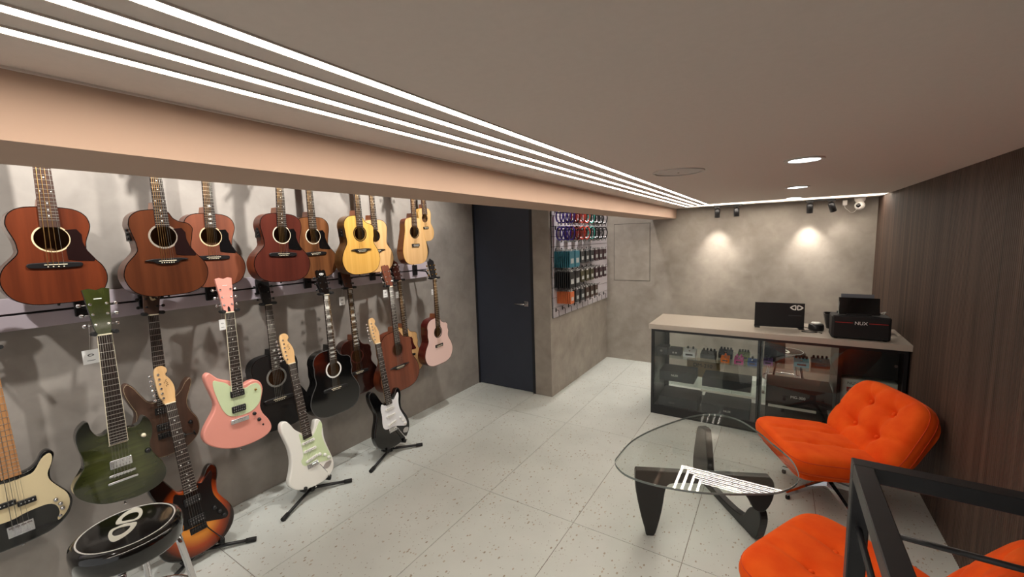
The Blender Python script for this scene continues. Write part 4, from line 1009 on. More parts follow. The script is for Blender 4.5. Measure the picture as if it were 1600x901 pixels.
MB().tube([tuple(A1 - TO + Vector((.005, .012, .115))), tuple(A1 - TO + Vector((.005, .012, .135)))], .012, 10).build('pivot_pin', black, tbl)

# ================================================================== orange swivel chairs
ORANGE = None
def velvet():
    m, nt, b = nodes_of('orange_corduroy'); L = nt.links.new
    tc = nt.nodes.new('ShaderNodeTexCoord'); n = nt.nodes.new('ShaderNodeTexNoise'); n.inputs['Scale'].default_value = 9; n.inputs['Detail'].default_value = 5
    cr = nt.nodes.new('ShaderNodeValToRGB'); e = cr.color_ramp.elements
    e[0].position = .3; e[0].color = lin((230, 76, 16)) + (1,); e[1].position = .75; e[1].color = lin((243, 99, 29)) + (1,)
    L(tc.outputs['Object'], n.inputs['Vector']); L(n.outputs['Fac'], cr.inputs[0]); L(cr.outputs[0], b.inputs['Base Color'])
    n2 = nt.nodes.new('ShaderNodeTexNoise'); n2.inputs['Scale'].default_value = 420; bp = nt.nodes.new('ShaderNodeBump'); bp.inputs['Strength'].default_value = .25; bp.inputs['Distance'].default_value = .002
    L(tc.outputs['Object'], n2.inputs['Vector']); L(n2.outputs['Fac'], bp.inputs['Height']); L(bp.outputs[0], b.inputs['Normal'])
    b.inputs['Roughness'].default_value = .85; b.inputs['Sheen Weight'].default_value = .25; b.inputs['Sheen Roughness'].default_value = .4; b.inputs['Sheen Tint'].default_value = (1, .45, .15, 1)
    b.inputs['Specular IOR Level'].default_value = .15
    return m
ORANGE = velvet(); seam_m = plain('orange_piping', (214, 66, 14), .8)
def pad(lx, wy, tz, pe, pz, tufts, seams, n=26, taper=0.0, bulge=.0):
    """boxed cushion: x = length, y = width, z = up; rounded in plan by exponent pe, puffed in height by pz"""
    V = []; F = []; idx = {}
    def put(p):
        k = tuple(round(c, 5) for c in p)
        if k not in idx: idx[k] = len(V); V.append(p)
        return idx[k]
    def warp(p):
        x, y, z = p
        # square -> superellipse in plan
        m = max(abs(x), abs(y)); 
        if m > 1e-6:
            d = (abs(x) ** pe + abs(y) ** pe) ** (1 / pe); k = m / d; x, y = x * k, y * k
        r = min(1, (abs(x) ** pe + abs(y) ** pe) ** (1 / pe))
        edge = (1 - r ** pz)
        zz = z * (.62 + .38 * max(0, edge) ** .5)
        bul = 1 + .045 * (1 - z * z)
        X = x * lx / 2 * bul; Y = y * wy / 2 * bul * (1 - taper * x); Z = zz * tz / 2
        if z > .999:
            for tx, ty, dp, sg in tufts:
                d2 = ((X - tx) ** 2 + (Y - ty) ** 2) / (sg * sg); Z -= dp * math.exp(-d2) + dp * .35 * math.exp(-d2 / 6)
            for (ax, ay), (bx, by), dp, sg in seams:
                ux, uy = bx - ax, by - ay; l2 = ux * ux + uy * uy; t = max(0, min(1, ((X - ax) * ux + (Y - ay) * uy) / l2))
                d2 = ((X - ax - t * ux) ** 2 + (Y - ay - t * uy) ** 2) / (sg * sg); Z -= dp * math.exp(-d2)
        return (X, Y, Z)
    N = n
    g = [-1 + 2 * i / N for i in range(N + 1)]
    def face(fn, n1, n2):
        a = [-1 + 2 * i / n1 for i in range(n1 + 1)]; b = [-1 + 2 * i / n2 for i in range(n2 + 1)]
        for i in range(n1):
            for j in range(n2):
                F.append([put(fn(a[i], b[j])), put(fn(a[i + 1], b[j])), put(fn(a[i + 1], b[j + 1])), put(fn(a[i], b[j + 1]))])
    M_ = 6
    face(lambda a, b: (a, b, 1.0), N, N); face(lambda a, b: (b, a, -1.0), N, N)
    face(lambda a, b: (a, -1.0, b), N, M_); face(lambda a, b: (-a, 1.0, b), N, M_)
    face(lambda a, b: (1.0, a, b), N, M_); face(lambda a, b: (-1.0, -a, b), N, M_)
    mb = MB(); mb.add([warp(p) for p in V], F, True)
    return mb, warp
def make_chair(label, hub, face_deg, front_off):
    """low armless swivel chair; local +x = the way it faces"""
    e = empty('swivel_chair', label, 'chair', (hub[0], hub[1], 0), math.radians(face_deg), 'orange tufted swivel chairs')
    e.scale = (.945, .945, .97)
    SW, SL, ST_ = .62, .525, .145
    xs = front_off                      # x of the seat centre ahead of the hub
    bt = [(-.13, -.10, .012, .022), (.06, -.10, .012, .022), (-.13, .10, .012, .022), (.06, .10, .012, .022)]
    sm = [((-.27, -.10), (.21, -.10), .018, .013), ((-.27, .10), (.21, .10), .018, .013)]
    mb, wf = pad(SL, SW, ST_, 5.5, 6, [t[:4] for t in bt], sm, 34, taper=.0)
    ms = Matrix.Translation((xs, 0, .328)) @ Matrix.Rotation(math.radians(-5), 4, 'Y')
    seat = mb.xf(ms).build('seat_cushion', ORANGE, e)
    for tx, ty, dp, sg in bt:
        MB().ball((tx, ty, ST_ / 2 - .022), .011, 10, 1, 1, .5).xf(ms).build('button', ORANGE, seat)
    # piping around the seat
    for zz in (.045, -.062):
        ring = []
        for k in range(72):
            a = 2 * math.pi * k / 72; c, s = math.cos(a), math.sin(a); d = max(abs(c), abs(s)); p = (c / d, s / d)
            q = (abs(p[0]) ** 5.5 + abs(p[1]) ** 5.5) ** (1 / 5.5)
            bul = 1 + .045 * (1 - (zz / (ST_ / 2)) ** 2)
            ring.append((p[0] / q * SL / 2 * bul, p[1] / q * SW / 2 * bul, zz * .62 / 1.0))
        MB().tube(ring, .0028, 6, closed=True).xf(ms).build('piping', seam_m, seat)
    BL, BT = .45, .16
    bb = [(-.075, -.10, .036, .035), (.095, -.10, .036, .035), (-.075, .10, .036, .035), (.095, .10, .036, .035)]
    bs = [((-.075, -.10), (.095, -.10), .010, .02), ((-.075, .10), (.095, .10), .010, .02), ((-.075, -.10), (-.075, .10), .010, .02), ((.095, -.10), (.095, .10), .010, .02),
          ((.095, -.10), (.2, -.17), .012, .014), ((.095, .10), (.2, .17), .012, .014), ((.095, -.10), (.22, -.04), .008, .014), ((.095, .10), (.22, .04), .008, .014),
          ((-.075, -.10), (-.2, -.12), .012, .014), ((-.075, .10), (-.2, .12), .012, .014), ((-.075, -.10), (-.02, -.3), .009, .014), ((-.075, .10), (-.02, .3), .009, .014)]
    mb, wf = pad(BL, SW, BT, 4.4, 5.5, bb, bs, 36, taper=.06)
    # back cushion: local x = up along the backrest, z = towards the sitter
    ang = math.radians(31)
    ux = Vector((-math.sin(ang), 0, math.cos(ang))); uz = Vector((math.cos(ang), 0, math.sin(ang))); uy = uz.cross(ux)
    org = Vector((xs - SL / 2 + .035, 0, .375)) + ux * (BL / 2 - .045) - uz * (BT / 2 - .02)
    mbk = Matrix(((ux.x, uy.x, uz.x, org.x), (ux.y, uy.y, uz.y, org.y), (ux.z, uy.z, uz.z, org.z), (0, 0, 0, 1)))
    back = mb.xf(mbk).build('back_cushion', ORANGE, e)
    for tx, ty, dp, sg in bb: MB().ball((tx, ty, BT / 2 - .040), .012, 10, 1, 1, .5).xf(mbk).build('button', ORANGE, back)
    for zz in (.035, -.045):
        ring = []
        for k in range(72):
            a = 2 * math.pi * k / 72; c, s = math.cos(a), math.sin(a); d = max(abs(c), abs(s)); p = (c / d, s / d); q = (abs(p[0]) ** 4.4 + abs(p[1]) ** 4.4) ** (1 / 4.4)
            bul = 1 + .045 * (1 - (zz / (BT / 2)) ** 2); x = p[0] / q
            ring.append((x * BL / 2 * bul, p[1] / q * SW / 2 * bul * (1 - .06 * x), zz * .62))
        MB().tube(ring, .0028, 6, closed=True).xf(mbk).build('piping', seam_m, back)
    # upholstered outer shell behind and below
    sh = MB().prism(rrect(-BL / 2 + .02, -SW / 2 + .02, BL / 2 - .03, SW / 2 - .02, .12, 6), -BT / 2 - .010, -BT / 2 + .03, .010); sh.xf(mbk).build('back_shell', ORANGE, e)
    MB().prism(rrect(xs - SL / 2 + .03, -SW / 2 + .03, xs + SL / 2 - .04, SW / 2 - .03, .08, 5), .240, .282, .012).build('seat_shell', ORANGE, e)
    MB().box(-.13, -.13, .226, .13, .13, .241, .01).build('swivel_plate', black, e)
    MB().lathe([(.001, .05), (.034, .05), (.036, .075), (.028, .085), (.024, .227), (.001, .227)], 20).build('column', chrome, e)
    for k in range(5):
        a = math.radians(147 - face_deg + 72 * k); c, s = math.cos(a), math.sin(a)
        lg = MB(); R = []
        for t, h, w in ((.02, .03, .021), (.15, .024, .016), (.30, .017, .012)):
            z = .078 - .05 * (t / .3) ** 1.2; R.append([(t * c - s * w * q, t * s + c * w * q, z + (h if r_ else 0)) for q, r_ in ((-1, 0), (1, 0), (.7, 1), (-.7, 1))])
        lg = lg.rings(R).build('base_leg', chrome, e)
        MB().lathe([(.001, 0), (.012, 0), (.014, .012), (.009, .03), (.001, .03)], 12, (.288 * c, .288 * s, 0)).build('glide', black_rubber, lg)
    return e
make_chair('orange tufted swivel lounge chair between the counter and the coffee table', (.322, 3.11), 204, .10)
make_chair('orange tufted swivel lounge chair right behind the black railing', (.312, 1.83), 152, .08)

# ================================================================== railing
rail_black = plain('railing_steel', (30, 31, 34), .38, noise=.25, nscale=40)
rl = empty('railing', 'black square steel railing with slim middle rods in the foreground', 'railing', (.19, 1.25, 0))
RZ, RT = 1.10, .038
cx0, cy0 = .193, 1.252
T = lambda x, y, z: (x - .19, y - 1.25, z)
def rbar(name, p, q): return MB().box(*T(*p), *T(*q), .003).build(name, rail_black, rl)
rbar('top_rail', (cx0 - RT / 2, cy0 - RT / 2, RZ - RT), (RX, cy0 + RT / 2, RZ))
rbar('top_rail', (cx0 - RT / 2, -.35, RZ - RT), (cx0 + RT / 2, cy0 - RT / 2, RZ))
rbar('post', (cx0 - RT / 2, cy0 - RT / 2, 0), (cx0 + RT / 2, cy0 + RT / 2, RZ - RT))
rbar('post', (cx0 - RT / 2, -.35, 0), (cx0 + RT / 2, -.35 + RT, RZ - RT))
for z in (.935, .72, .50, .28):
    MB().tube([T(cx0 + RT / 2 - .002, cy0, z), T(RX, cy0, z)], .007, 10).build('rod', rail_black, rl)
    MB().tube([T(cx0, cy0 - RT / 2 + .002, z), T(cx0, -.35 + RT - .002, z)], .007, 10).build('rod', rail_black, rl)

# ================================================================== counter
CX0, CX1, CY0, CY1 = -.955, .795, 3.835, 4.33
ct = empty('display_counter', 'long display counter with pale top, black frame and glass front', 'counter', (CX0, CY0, 0))
C = lambda x, y, z: (x - CX0, y - CY0, z)
def cbox(name, a, b, mat, bev=.0, parent=None): return MB().box(*C(*a), *C(*b), bev).build(name, mat, parent or ct)
top_m = plain('counter_laminate', (176, 168, 156), .3, noise=.03, nscale=30)
carc = plain('counter_black', (20, 20, 23), .3, coat=.2)
wt = cbox('worktop', (-.972, 3.805, .811), (RX - .004, 4.36, .856), top_m, .003)
cbox('plinth', (CX0, CY0, 0), (CX1, CY0 + .03, .055), carc)
cbox('bottom_panel', (CX0, CY0, .055), (CX1, CY1, .07), carc)
cbox('side_panel', (CX0, CY0, .07), (CX0 + .02, CY1, .811), carc); cbox('side_panel', (CX1 - .02, CY0, .07), (CX1, CY1, .811), carc)
cbox('side_panel', (CX0, CY1 - .02, 0), (CX0 + .06, CY1, .811), carc)
DVX = -.092
cbox('divider', (DVX - .016, CY0 + .012, .07), (DVX + .016, CY1, .811), carc)
DV2 = .425
cbox('divider', (DV2 - .012, CY0 + .012, .07), (DV2 + .012, CY1, .811), carc)
cbox('front_frame', (CX0 + .02, CY0, .785), (CX1 - .02, CY0 + .012, .811), carc)
cbox('front_frame', (CX0 + .02, CY0, .07), (CX1 - .02, CY0 + .012, .085), carc)
cg = glass('counter_glass', (.90, .93, .92)); sg_ = glass('shelf_glass', (.88, .92, .90))
for a, b in ((CX0 + .02, DVX), (DVX, CX1 - .02)):
    cbox('glass_front', (a + .002, CY0 + .003, .085), (b - .002, CY0 + .009, .785), cg)
    MB().box(*C(a + .002, CY0 + .002, .085), *C(a + .007, CY0 + .011, .785)).build('glass_edge', plain('green_glass_edge', (18, 24, 22), .2), ct)
SH1, SH2, SHR = .55, .302, .572
cbox('glass_shelf', (CX0 + .02, CY0 + .03, SH1 - .008), (DVX - .016, CY1 - .05, SH1), sg_); cbox('glass_shelf', (CX0 + .02, CY0 + .03, SH2 - .008), (DVX - .016, CY1 - .05, SH2), sg_)
cbox('glass_shelf', (DVX + .016, CY0 + .03, SHR - .008), (DV2 - .012, CY1 - .05, SHR), sg_); cbox('glass_shelf', (DV2 + .012, CY0 + .03, SHR - .016), (CX1 - .02, CY1 - .05, SHR - .008), sg_); cbox('glass_shelf', (DVX + .016, CY0 + .03, .26), (DV2 - .012, CY1 - .05, .268), sg_)
edge_w = plain('shelf_edge_white', (206, 204, 196), .4)
cbox('shelf_strip', (-.53, CY0 + .028, SH2 - .028), (DVX - .018, CY0 + .034, SH2 - .010), edge_w)
cbox('shelf_strip', (-.02, CY0 + .028, .238), (.30, CY0 + .034, .258), edge_w)
MB().tube([C(CX1 - .06, CY0 - .002, .69), C(CX1 - .06, CY0 + .004, .69)], .010, 12).build('lock', chrome, ct)

def carton(name, label, x0, x1, y0, y1, z0, z1, mat, text=None, tsize=.03, tmat=white, tx=.5, tz=.5, group='boxes inside the counter', cat='box', bev=.003):
    e = empty(name, label, cat, ((x0 + x1) / 2, (y0 + y1) / 2, z0), group=group)
    w, d, h = x1 - x0, y1 - y0, z1 - z0
    b = MB().box(-w / 2, -d / 2, 0, w / 2, d / 2, h, bev).build('carton', mat, e)
    if text:
        me = text_mesh(text, tsize, tmat)
        link('lettering', me, b, loc=(-w / 2 + w * tx, -d / 2 - .0006, h * tz), rot=(math.pi / 2, 0, 0))
    return e
blackbox = plain('black_carton', (24, 25, 27), .5); greybox = plain('grey_carton', (52, 54, 58), .55); kraft = plain('kraft_carton', (150, 124, 88), .8, noise=.08, nscale=30)
whitebox = plain('white_carton', (214, 214, 212), .5); redprint = plain('red_print', (176, 34, 34), .5); inkdark = plain('dark_print', (40, 30, 22), .6)
carton('effects_box', 'dark grey box lettered NUX on the middle glass shelf', -.90, -.60, 3.93, 4.16, SH2, .395, greybox, 'NUX', .028, white, .45, .60)
carton('drum_box', 'brown cardboard carton lettered DM-210 behind the dark NUX box', -.70, -.42, 4.17, 4.27, SH2, .46, kraft, 'DM-210', .05, inkdark, .5, .72)
carton('effects_box', 'dark grey box with a lighter top on the middle shelf beside the divider', -.53, -.15, 3.93, 4.16, SH2, .385, greybox)
carton('effects_box', 'dark grey box with faint print on the counter floor by the left end panel', -.90, -.56, 3.90, 4.2, .07, .16, greybox, 'NUX', .024, plain('grey_print', (120, 120, 122), .5), .35, .35)
carton('effects_box', 'dark box lettered NUX on the counter floor beside the divider', -.53, -.15, 3.90, 4.2, .07, .155, greybox, 'NUX', .026, white, .55, .5)
carton('processor_box', 'large dark box lettered MG-300 in the middle bay', -.04, .40, 3.90, 4.2, .268, .405, plain('maroon_black_carton', (34, 22, 24), .45), 'MG-300', .03, white, .5, .45)
carton('processor_box', 'black box under the large MG-300 box', -.04, .38, 3.92, 4.2, .07, .225, blackbox)
wb = carton('amplifier_box', 'white carton with a red band and NUX lettering behind the orange chair', .442, .765, 3.90, 4.2, .07, .54, whitebox, 'NUX', .03, inkdark, .22, .93)
cb = wb.children[0]
rb = MB().box(-.125, -.1508, .372, .06, -.150, .408).build('red_band', redprint, cb)
link('lettering', text_mesh('A', .026, white), cb, loc=(-.105, -.1514, .389), rot=(math.pi / 2, 0, 0))
MB().box(-.125, -.1508, .05, .10, -.150, .362).build('picture_panel', plain('grey_picture', (128, 128, 130), .5), cb)
carton('amplifier_box', 'large black box on the upper shelf over the white carton', .442, .765, 3.92, 4.2, .564, .78, blackbox)
carton('rack_unit', 'black device with printed front lines on the shelf at the divider', -.065, .085, 4.02, 4.2, SHR, .71, blackbox)
carton('accessory_box', 'dark box with a white label at the left end of the top glass shelf', -.925, -.83, 3.93, 4.05, SH1, .62, greybox, '||||', .02, white, .4, .5)
carton('accessory_box', 'grey box with white icons on the top glass shelf', -.82, -.715, 3.93, 4.04, SH1, .61, greybox, 'o o', .03, white, .5, .5)
def pedal(label, pxl, pxr, y, z0, h, d, mat, knobs=3, kmat=black):
    x0 = at_y(pxl, 560, y).x; x1 = at_y(pxr, 560, y).x; w = x1 - x0
    e = empty('effects_pedal', label, 'effects pedal', ((x0 + x1) / 2, y + d / 2, z0), group='small effects pedals inside the counter')
    # wedge housing
    o = [(-d / 2, 0), (d / 2, 0), (d / 2, h), (d / 2 - .02, h), (-d / 2, h * .72)]
    b = MB().prism(o, -w / 2, w / 2, .0015); b.xf(Matrix(((0, 0, 1, 0), (1, 0, 0, 0), (0, 1, 0, 0), (0, 0, 0, 1)))); b = b.build('housing', mat, e)
    for k in range(knobs):
        x = (k - (knobs - 1) / 2) * w / (knobs + .3)
        MB().lathe([(.009, 0), (.008, .014), (.006, .022), (.0001, .022)][::-1], 12, (x, d / 2 - .018, h)).build('knob', kmat, e)
    MB().lathe([(.007, 0), (.007, .010), (.0001, .011)][::-1], 12, (0, -d / 2 + .022, h * .78)).build('footswitch', chrome, e)
    MB().box(-w * .3, -d / 2 - .0008, h * .25, w * .3, -d / 2, h * .5).build('front_plate', plain('pedal_plate', (70, 70, 74), .4), b)
pedal('white effects pedal on the top glass shelf', 1067, 1086, 3.93, SH1, .062, .10, plain('pedal_white', (216, 220, 224), .4), 2, black)
pedal('wide dark grey pedal with metal toggles on the top glass shelf', 1094, 1118, 3.95, SH1, .055, .10, plain('pedal_grey', (58, 58, 62), .35), 4, black)
pedal('black pedal with four tall knobs behind the orange pedal', 1122, 1144, 4.03, SH1, .062, .10, blackbox, 4, black)
pedal('bright orange effects pedal on the glass shelf', 1126, 1139.5, 3.90, SH1, .045, .08, plain('pedal_orange', (238, 118, 22), .35), 1, plain('pedal_orange', (238, 118, 22), .35))
pedal('pink effects pedal beside the orange one', 1147, 1161.5, 3.90, SH1, .05, .08, plain('pedal_pink', (206, 84, 150), .35), 2, plain('pedal_pink', (206, 84, 150), .35))
pedal('olive green pedal with four knobs behind the pink pedal', 1152, 1171, 4.04, SH1, .058, .09, plain('pedal_olive', (136, 150, 84), .4), 4, plain('olive_knob', (70, 72, 44), .4))
pedal('blue effects pedal beside the counter divider', 1168, 1183, 3.90, SH1, .045, .08, plain('pedal_blue', (50, 92, 158), .35), 1, black)
pedal('lilac effects pedal right of the divider', 1193, 1208, 3.90, SHR, .045, .08, plain('pedal_lilac', (138, 112, 168), .35), 2, black)
pedal('cyan pedal with four black knobs', 1241, 1265, 3.95, SHR, .055, .09, plain('pedal_cyan', (96, 186, 206), .35), 4, black)
pedal('brown pedal with four knobs beside the cyan pedal', 1268, 1298, 3.98, SHR, .062, .10, plain('pedal_brown', (96, 50, 34), .4), 4, black)

# ------------------------------------------------------------------ things on the counter
TZ = .856
a, b = at_z(1178.6, 510, TZ), at_z(1256, 514.5, TZ)
t = Vector((b.x - a.x, b.y - a.y, 0)); w = t.length; ang = math.atan2(t.y, t.x)
hp = at_y(1178, 471.5, a.y).z - TZ
mon = empty('monitor', 'black flat screen seen from its blank back, with white twin-leaf emblem, on the counter', 'screen', ((a.x + b.x) / 2, (a.y + b.y) / 2, TZ), ang)
pl = MB().box(-w / 2, 0, .008, w / 2, .018, hp, .003).build('back_panel', plain('screen_back', (14, 14, 16), .5), mon)
twin_leaf(.046, white, pl, Matrix.Translation((w / 2 - .056, 0, hp - .036)) @ Matrix.Rotation(math.pi / 2, 4, 'X'))
MB().box(w / 2 - .11, -.0006, hp * .5, w / 2 - .02, 0, hp * .5 + .008).build('printed_line', plain('dim_print', (52, 52, 54), .5), pl)
for sg in (-1, 1): MB().box(sg * (w / 2 - .02) - .02, -.03, 0, sg * (w / 2 - .02) + .02, .06, .008, .003).build('foot', black, mon)
a, b = at_z(1298, 527.5, TZ), at_z(1392, 535, TZ)
t = Vector((b.x - a.x, b.y - a.y, 0)); w = t.length; ang = math.atan2(t.y, t.x)
hp = at_y(1297, 492, a.y).z - TZ
amp = empty('guitar_amplifier', 'black desktop amplifier with a thin red line and NUX lettering on the counter', 'amplifier', ((a.x + b.x) / 2, (a.y + b.y) / 2, TZ), ang)
cloth = plain('grille_cloth', (13, 13, 15), .75)
ab = MB().box(-w / 2, 0, .004, w / 2, .16, hp, .014).build('cabinet', plain('tolex', (17, 17, 19), .6), amp)
MB().box(-w / 2 + .014, -.002, .012, w / 2 - .014, .002, hp - .04, .002).build('grille', cloth, amp)
for x0, x1 in ((-w / 2 + .02, -.045), (.045, w / 2 - .02)): MB().box(x0, -.0035, hp - .050, x1, -.001, hp - .046).build('red_line', redprint, amp)
link('lettering', text_mesh('NUX', .034, white, .0008), amp, loc=(0, -.003, hp - .05), rot=(math.pi / 2, 0, 0))
for sx in (-1, 1):
    for sy in (.02, .14): MB().box(sx * (w / 2 - .03) - .01, sy - .008, 0, sx * (w / 2 - .03) + .01, sy + .008, .005).build('foot', black_rubber, amp)
MB().tube(spline([(-w / 2 + .05, .146, hp - .006), (-w / 2 + .06, .146, hp + .010), (w / 2 - .06, .146, hp + .010), (w / 2 - .05, .146, hp - .006)], 4, False), .007, 8).build('handle', black, amp)
tab = empty('tablet_screen', 'black tilted touch screen with grey back plate standing on the amplifier', 'screen', ((a.x + b.x) / 2 - .01, (a.y + b.y) / 2 + .05, TZ + hp + .006), ang)
tw = w * .70
MB().box(-tw / 2, 0, .0, tw / 2, .012, .125, .003).xf(Matrix.Rotation(math.radians(-14), 4, 'X')).build('screen', black_gloss, tab)
MB().box(-tw / 2 + .015, .016, .0, tw / 2 - .03, .022, .155, .003).xf(Matrix.Rotation(math.radians(-14), 4, 'X')).build('back_plate', plain('grey_plate', (104, 108, 116), .4), tab)
MB().box(-tw * .3, -.004, -.0065, tw * .3, .07, .006, .002).build('foot', black, tab)
p = at_z(1278, 509, TZ)
pk = empty('wireless_puck', 'round black device with a white disc on top beside the amplifier', 'device', (.285, 4.10, TZ))
MB().lathe([(.001, 0), (.05, 0), (.054, .012), (.052, .045), (.044, .052), (.001, .052)], 28).build('housing', black, pk)
MB().lathe([(.001, .052), (.034, .052), (.036, .058), (.030, .064), (.001, .064)], 24).build('disc', white, pk)
p = at_z(1330, 512, TZ)
tr = empty('document_tray', 'black open plastic tray behind the amplifier', 'tray', (.53, 4.255, TZ))
o = rrect(-.19, -.075, .19, .075, .04, 5)
MB().rings([[(x, y, 0) for x, y in inset(ccw(o), .02)], [(x, y, .12) for x, y in ccw(o)], [(x, y, .12) for x, y in inset(ccw(o), .006)], [(x, y, .008) for x, y in inset(ccw(o), .026)]], cap0=True, cap1=True).build('tray', black, tr)
MB().tube(spline([(.16, -.07, .115), (.2, 0, .15), (.16, .07, .115)], 6, False), .005, 8).build('handle', plain('tray_handle', (150, 148, 146), .4), tr)
MB().tube(spline([(0, 0, 0), (-.05, -.03, .0), (-.10, .0, 0), (-.06, .035, 0), (.0, .02, 0), (.03, -.02, 0)], 5, False), .003, 6).build('cable', black_rubber, None, label='thin black cable lying in a loop on the counter by the amplifier', cat='cable', loc=(.285, 3.99, TZ + .003))
MB().tube(spline([(-.04, .05, 0), (.02, .07, 0), (.07, .05, 0), (.104, .016, 0)], 5, False), .003, 6).build('cable', black_rubber, None, label='short black cable between the screen and the round device', cat='cable', loc=(.14, 4.12, TZ + .003))

# ================================================================== accessory wall
BY0, BY1, BZ0, BZ1 = 3.775, BY - .03, .835, 2.10
bd = empty('slatwall_board', 'pale slatted wall board filled with cables and string packs', 'display board', (SX, BY0, BZ0))
slat_m = plain('slatwall', (196, 190, 196), .45); P_ = .105
k = 0; z = 0
while z < BZ1 - BZ0 - .01:
    MB().box(0, 0, z + .003, .018, BY1 - BY0, min(z + P_ - .003, BZ1 - BZ0), .001).build('slat', slat_m, bd); z += P_
MB().box(0, 0, 0, .009, BY1 - BY0, BZ1 - BZ0).build('backing', plain('slat_groove', (86, 84, 88), .5), bd)
hookm = plain('hook_metal', (58, 58, 62), .35, metal=.6)
# alike things share one mesh per part; each hook, pack and coil is a thing of its own
PH, PW, PT = .155, .105, .011
hl = MB().tube([(0, 0, 0), (.19, 0, 0), (.2, 0, .015)], .0028, 6).mesh('rod', hookm); hp_ = MB().box(0, -.008, -.02, .008, .008, .02, .002).mesh('plate', hookm)
sl = MB().tube(spline([(0, 0, 0), (.03, 0, 0), (.036, 0, -.012), (.036, 0, -.05), (.042, 0, -.06)], 3, False), .003, 6).mesh('rod', hookm)
def hook(y, z, long=True, label='', group=''):
    e = empty('board_hook', label, 'hook', (SX + .018, y, z), group=group)
    link('plate', hp_, e); link('rod', hl if long else sl, e)
packs = {}
def pack_mesh(key, mat, h=PH, w=PW):
    if key not in packs:
        packs[key] = (MB().box(0, -w / 2, -h - .012, PT, w / 2, -.012, .0015).mesh('packet', mat), MB().box(PT * .4, -.02, -.014, PT * .6, .02, .008).mesh('hang_tab', plain('clear_tab', (190, 190, 192), .3)),
                      MB().box(PT, -w * .32, -h * .75 - .012, PT + .0008, w * .32, -h * .45 - .012).mesh('front_label', plain('pack_label', (172, 176, 176), .5)))
    return packs[key]
def stack(y, z, key, mat, n, desc, h=PH, w=PW, depth=.185, lab=True, rown='third'):
    hook(y, z, True, 'metal hook holding ' + desc + 's in the %s row' % rown, 'long hooks on the slatted board')
    M3 = pack_mesh(key, mat, h, w)
    for k in range(n):
        e = empty('string_pack', desc + ' in the %s row of the slatted board' % rown, 'string pack', (SX + .018 + depth - PT - k * depth / max(n, 1), y, z), group=desc + 's on the slatted board')
        link('packet', M3[0], e); link('hang_tab', M3[1], e)
        if lab and k == 0: link('front_label', M3[2], e)
pk_teal = plain('pack_teal', (40, 104, 122), .45); pk_char = plain('pack_charcoal', (44, 46, 50), .45); pk_mar = plain('pack_maroon', (52, 30, 36), .45); pk_olv = plain('pack_olive', (66, 62, 42), .45)
pk_blk = plain('pack_black', (20, 20, 23), .45); pk_org = plain('pack_orange', (198, 104, 60), .5); pk_brn = plain('pack_brown', (66, 48, 42), .5)
ys = [3.84 + .135 * i for i in range(9)]
rowC = at_x(861, 391, SX).z; rowD = at_x(861, 423, SX).z; rowE = at_x(864, 454, SX).z; rowA = at_x(861, 329, SX).z; rowB = at_x(861, 356, SX).z; rowF = at_x(863, 485, SX).z
DT, DC, DM, DB, DO, DR, DN = 'teal string pack', 'charcoal string pack', 'maroon string pack', 'large black string pack', 'olive string pack', 'orange string pack', 'brown string pack'
for i, (key, mat, d) in enumerate((('t', pk_teal, DT), ('t', pk_teal, DT), ('c', pk_char, DC), ('c', pk_char, DC), ('c', pk_char, DC), ('m', pk_mar, DM), ('m', pk_mar, DM), ('m', pk_mar, DM))):
    big = i < 2; stack(ys[i], rowC - .012 * (i > 1), key + str(big), mat, 8 if i == 0 else 5, d, .165 if big else .12, .11 if big else .085)
for i, (key, mat, d) in enumerate((('b', pk_blk, DB), ('b', pk_blk, DB), ('o', pk_olv, DO), ('o', pk_olv, DO), ('o', pk_olv, DO), ('m', pk_mar, DM), ('m', pk_mar, DM), ('m', pk_mar, DM))):
    big = i < 2; stack(ys[i], rowD - .012 * (i > 1), key + str(big), mat, 8 if i == 0 else 5, d, .165 if big else .12, .11 if big else .085, rown='fourth')
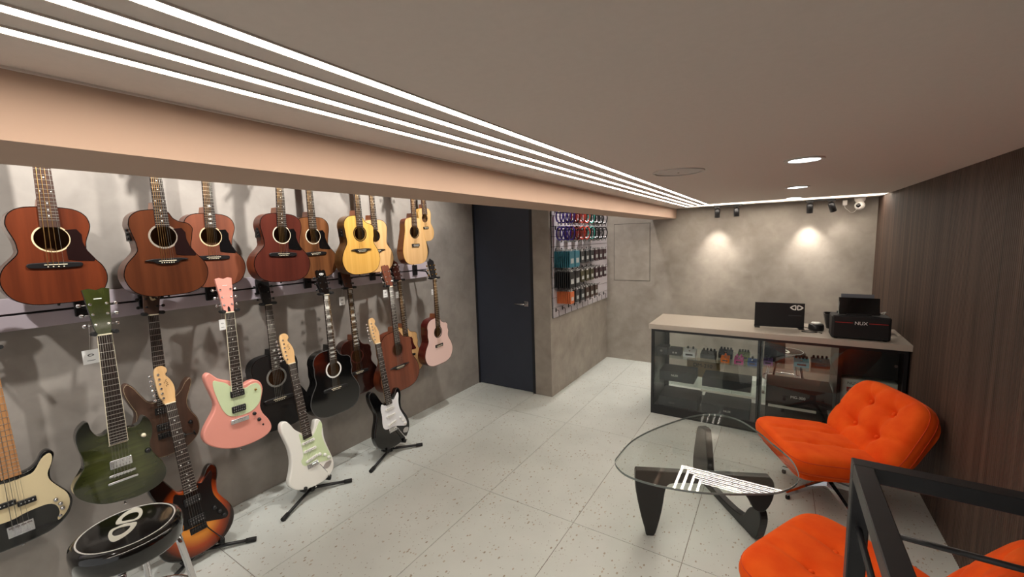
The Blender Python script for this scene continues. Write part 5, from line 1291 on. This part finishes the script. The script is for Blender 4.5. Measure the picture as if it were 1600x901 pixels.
for i, (key, mat, d) in enumerate((('r', pk_org, DR), ('c', pk_char, DC), ('c', pk_char, DC), ('n', pk_brn, DN), ('n', pk_brn, DN), ('n', pk_brn, DN))):
    stack(ys[i] + .04, rowE, key + 'e', mat, 8 if i == 0 else 5, d, .125, .085, depth=.165, rown='fifth')
for i in range(10):
    hook(3.82 + .155 * i, rowF - .005 * 0, False, 'short empty hook in the bottom row of the slatted board', 'empty hooks on the slatted board')
def coil_mesh(key, mat, r=.055, seed=1):
    rnd = random.Random(seed); mb = MB()
    for k in range(3):
        path = []
        for j in range(26):
            a = 2 * math.pi * j / 26; rr = r * (1 + .06 * rnd.uniform(-1, 1))
            path.append((rr * .62 * math.sin(a) + .004 * k, .006 * (k - 1) + .003 * math.sin(3 * a + k), -r * 1.06 + rr * 1.2 * math.cos(a)))
        mb.tube(path, .0052, 6, closed=True)
    return mb.mesh('cable_loop', mat)
plugm = MB().tube([(.018, .006, -.10), (.022, .01, -.15)], [.006, .005], 8).tube([(-.012, -.006, -.10), (-.016, -.008, -.145)], [.006, .005], 8).mesh('plug', nickel)
tie = MB().box(-.014, -.014, -.030, .014, .014, -.018, .002).mesh('cable_tie', black)
CO = {k: coil_mesh(k, plain('cable_' + k, c, .5), seed=i) for i, (k, c) in enumerate((('purple', (74, 50, 160)), ('red', (190, 56, 40)), ('dark red', (90, 26, 28)), ('teal and black', (40, 120, 110)), ('black', (24, 24, 26))))}
for rz, nm in ((rowA, 'top'), (rowB, 'second')):
    for i, (ky, n) in enumerate((('purple', 4), ('dark red', 3), ('red', 3), ('red', 3), ('teal and black', 3), ('black', 3), ('black', 3), ('black', 3))):
        hook(ys[i], rz, True, 'metal hook holding %s instrument cables in the %s row' % (ky, nm), 'long hooks on the slatted board')
        for k in range(n):
            e = empty('instrument_cable', 'coiled %s instrument cable in the %s row of the slatted board' % (ky, nm), 'cable', (SX + .018 + .175 - k * .043, ys[i], rz), group='coiled instrument cables on the slatted board')
            e.rotation_euler = (0, 0, math.radians(45))
            link('cable_loop', CO[ky], e); link('plug', plugm, e); link('cable_tie', tie, e)
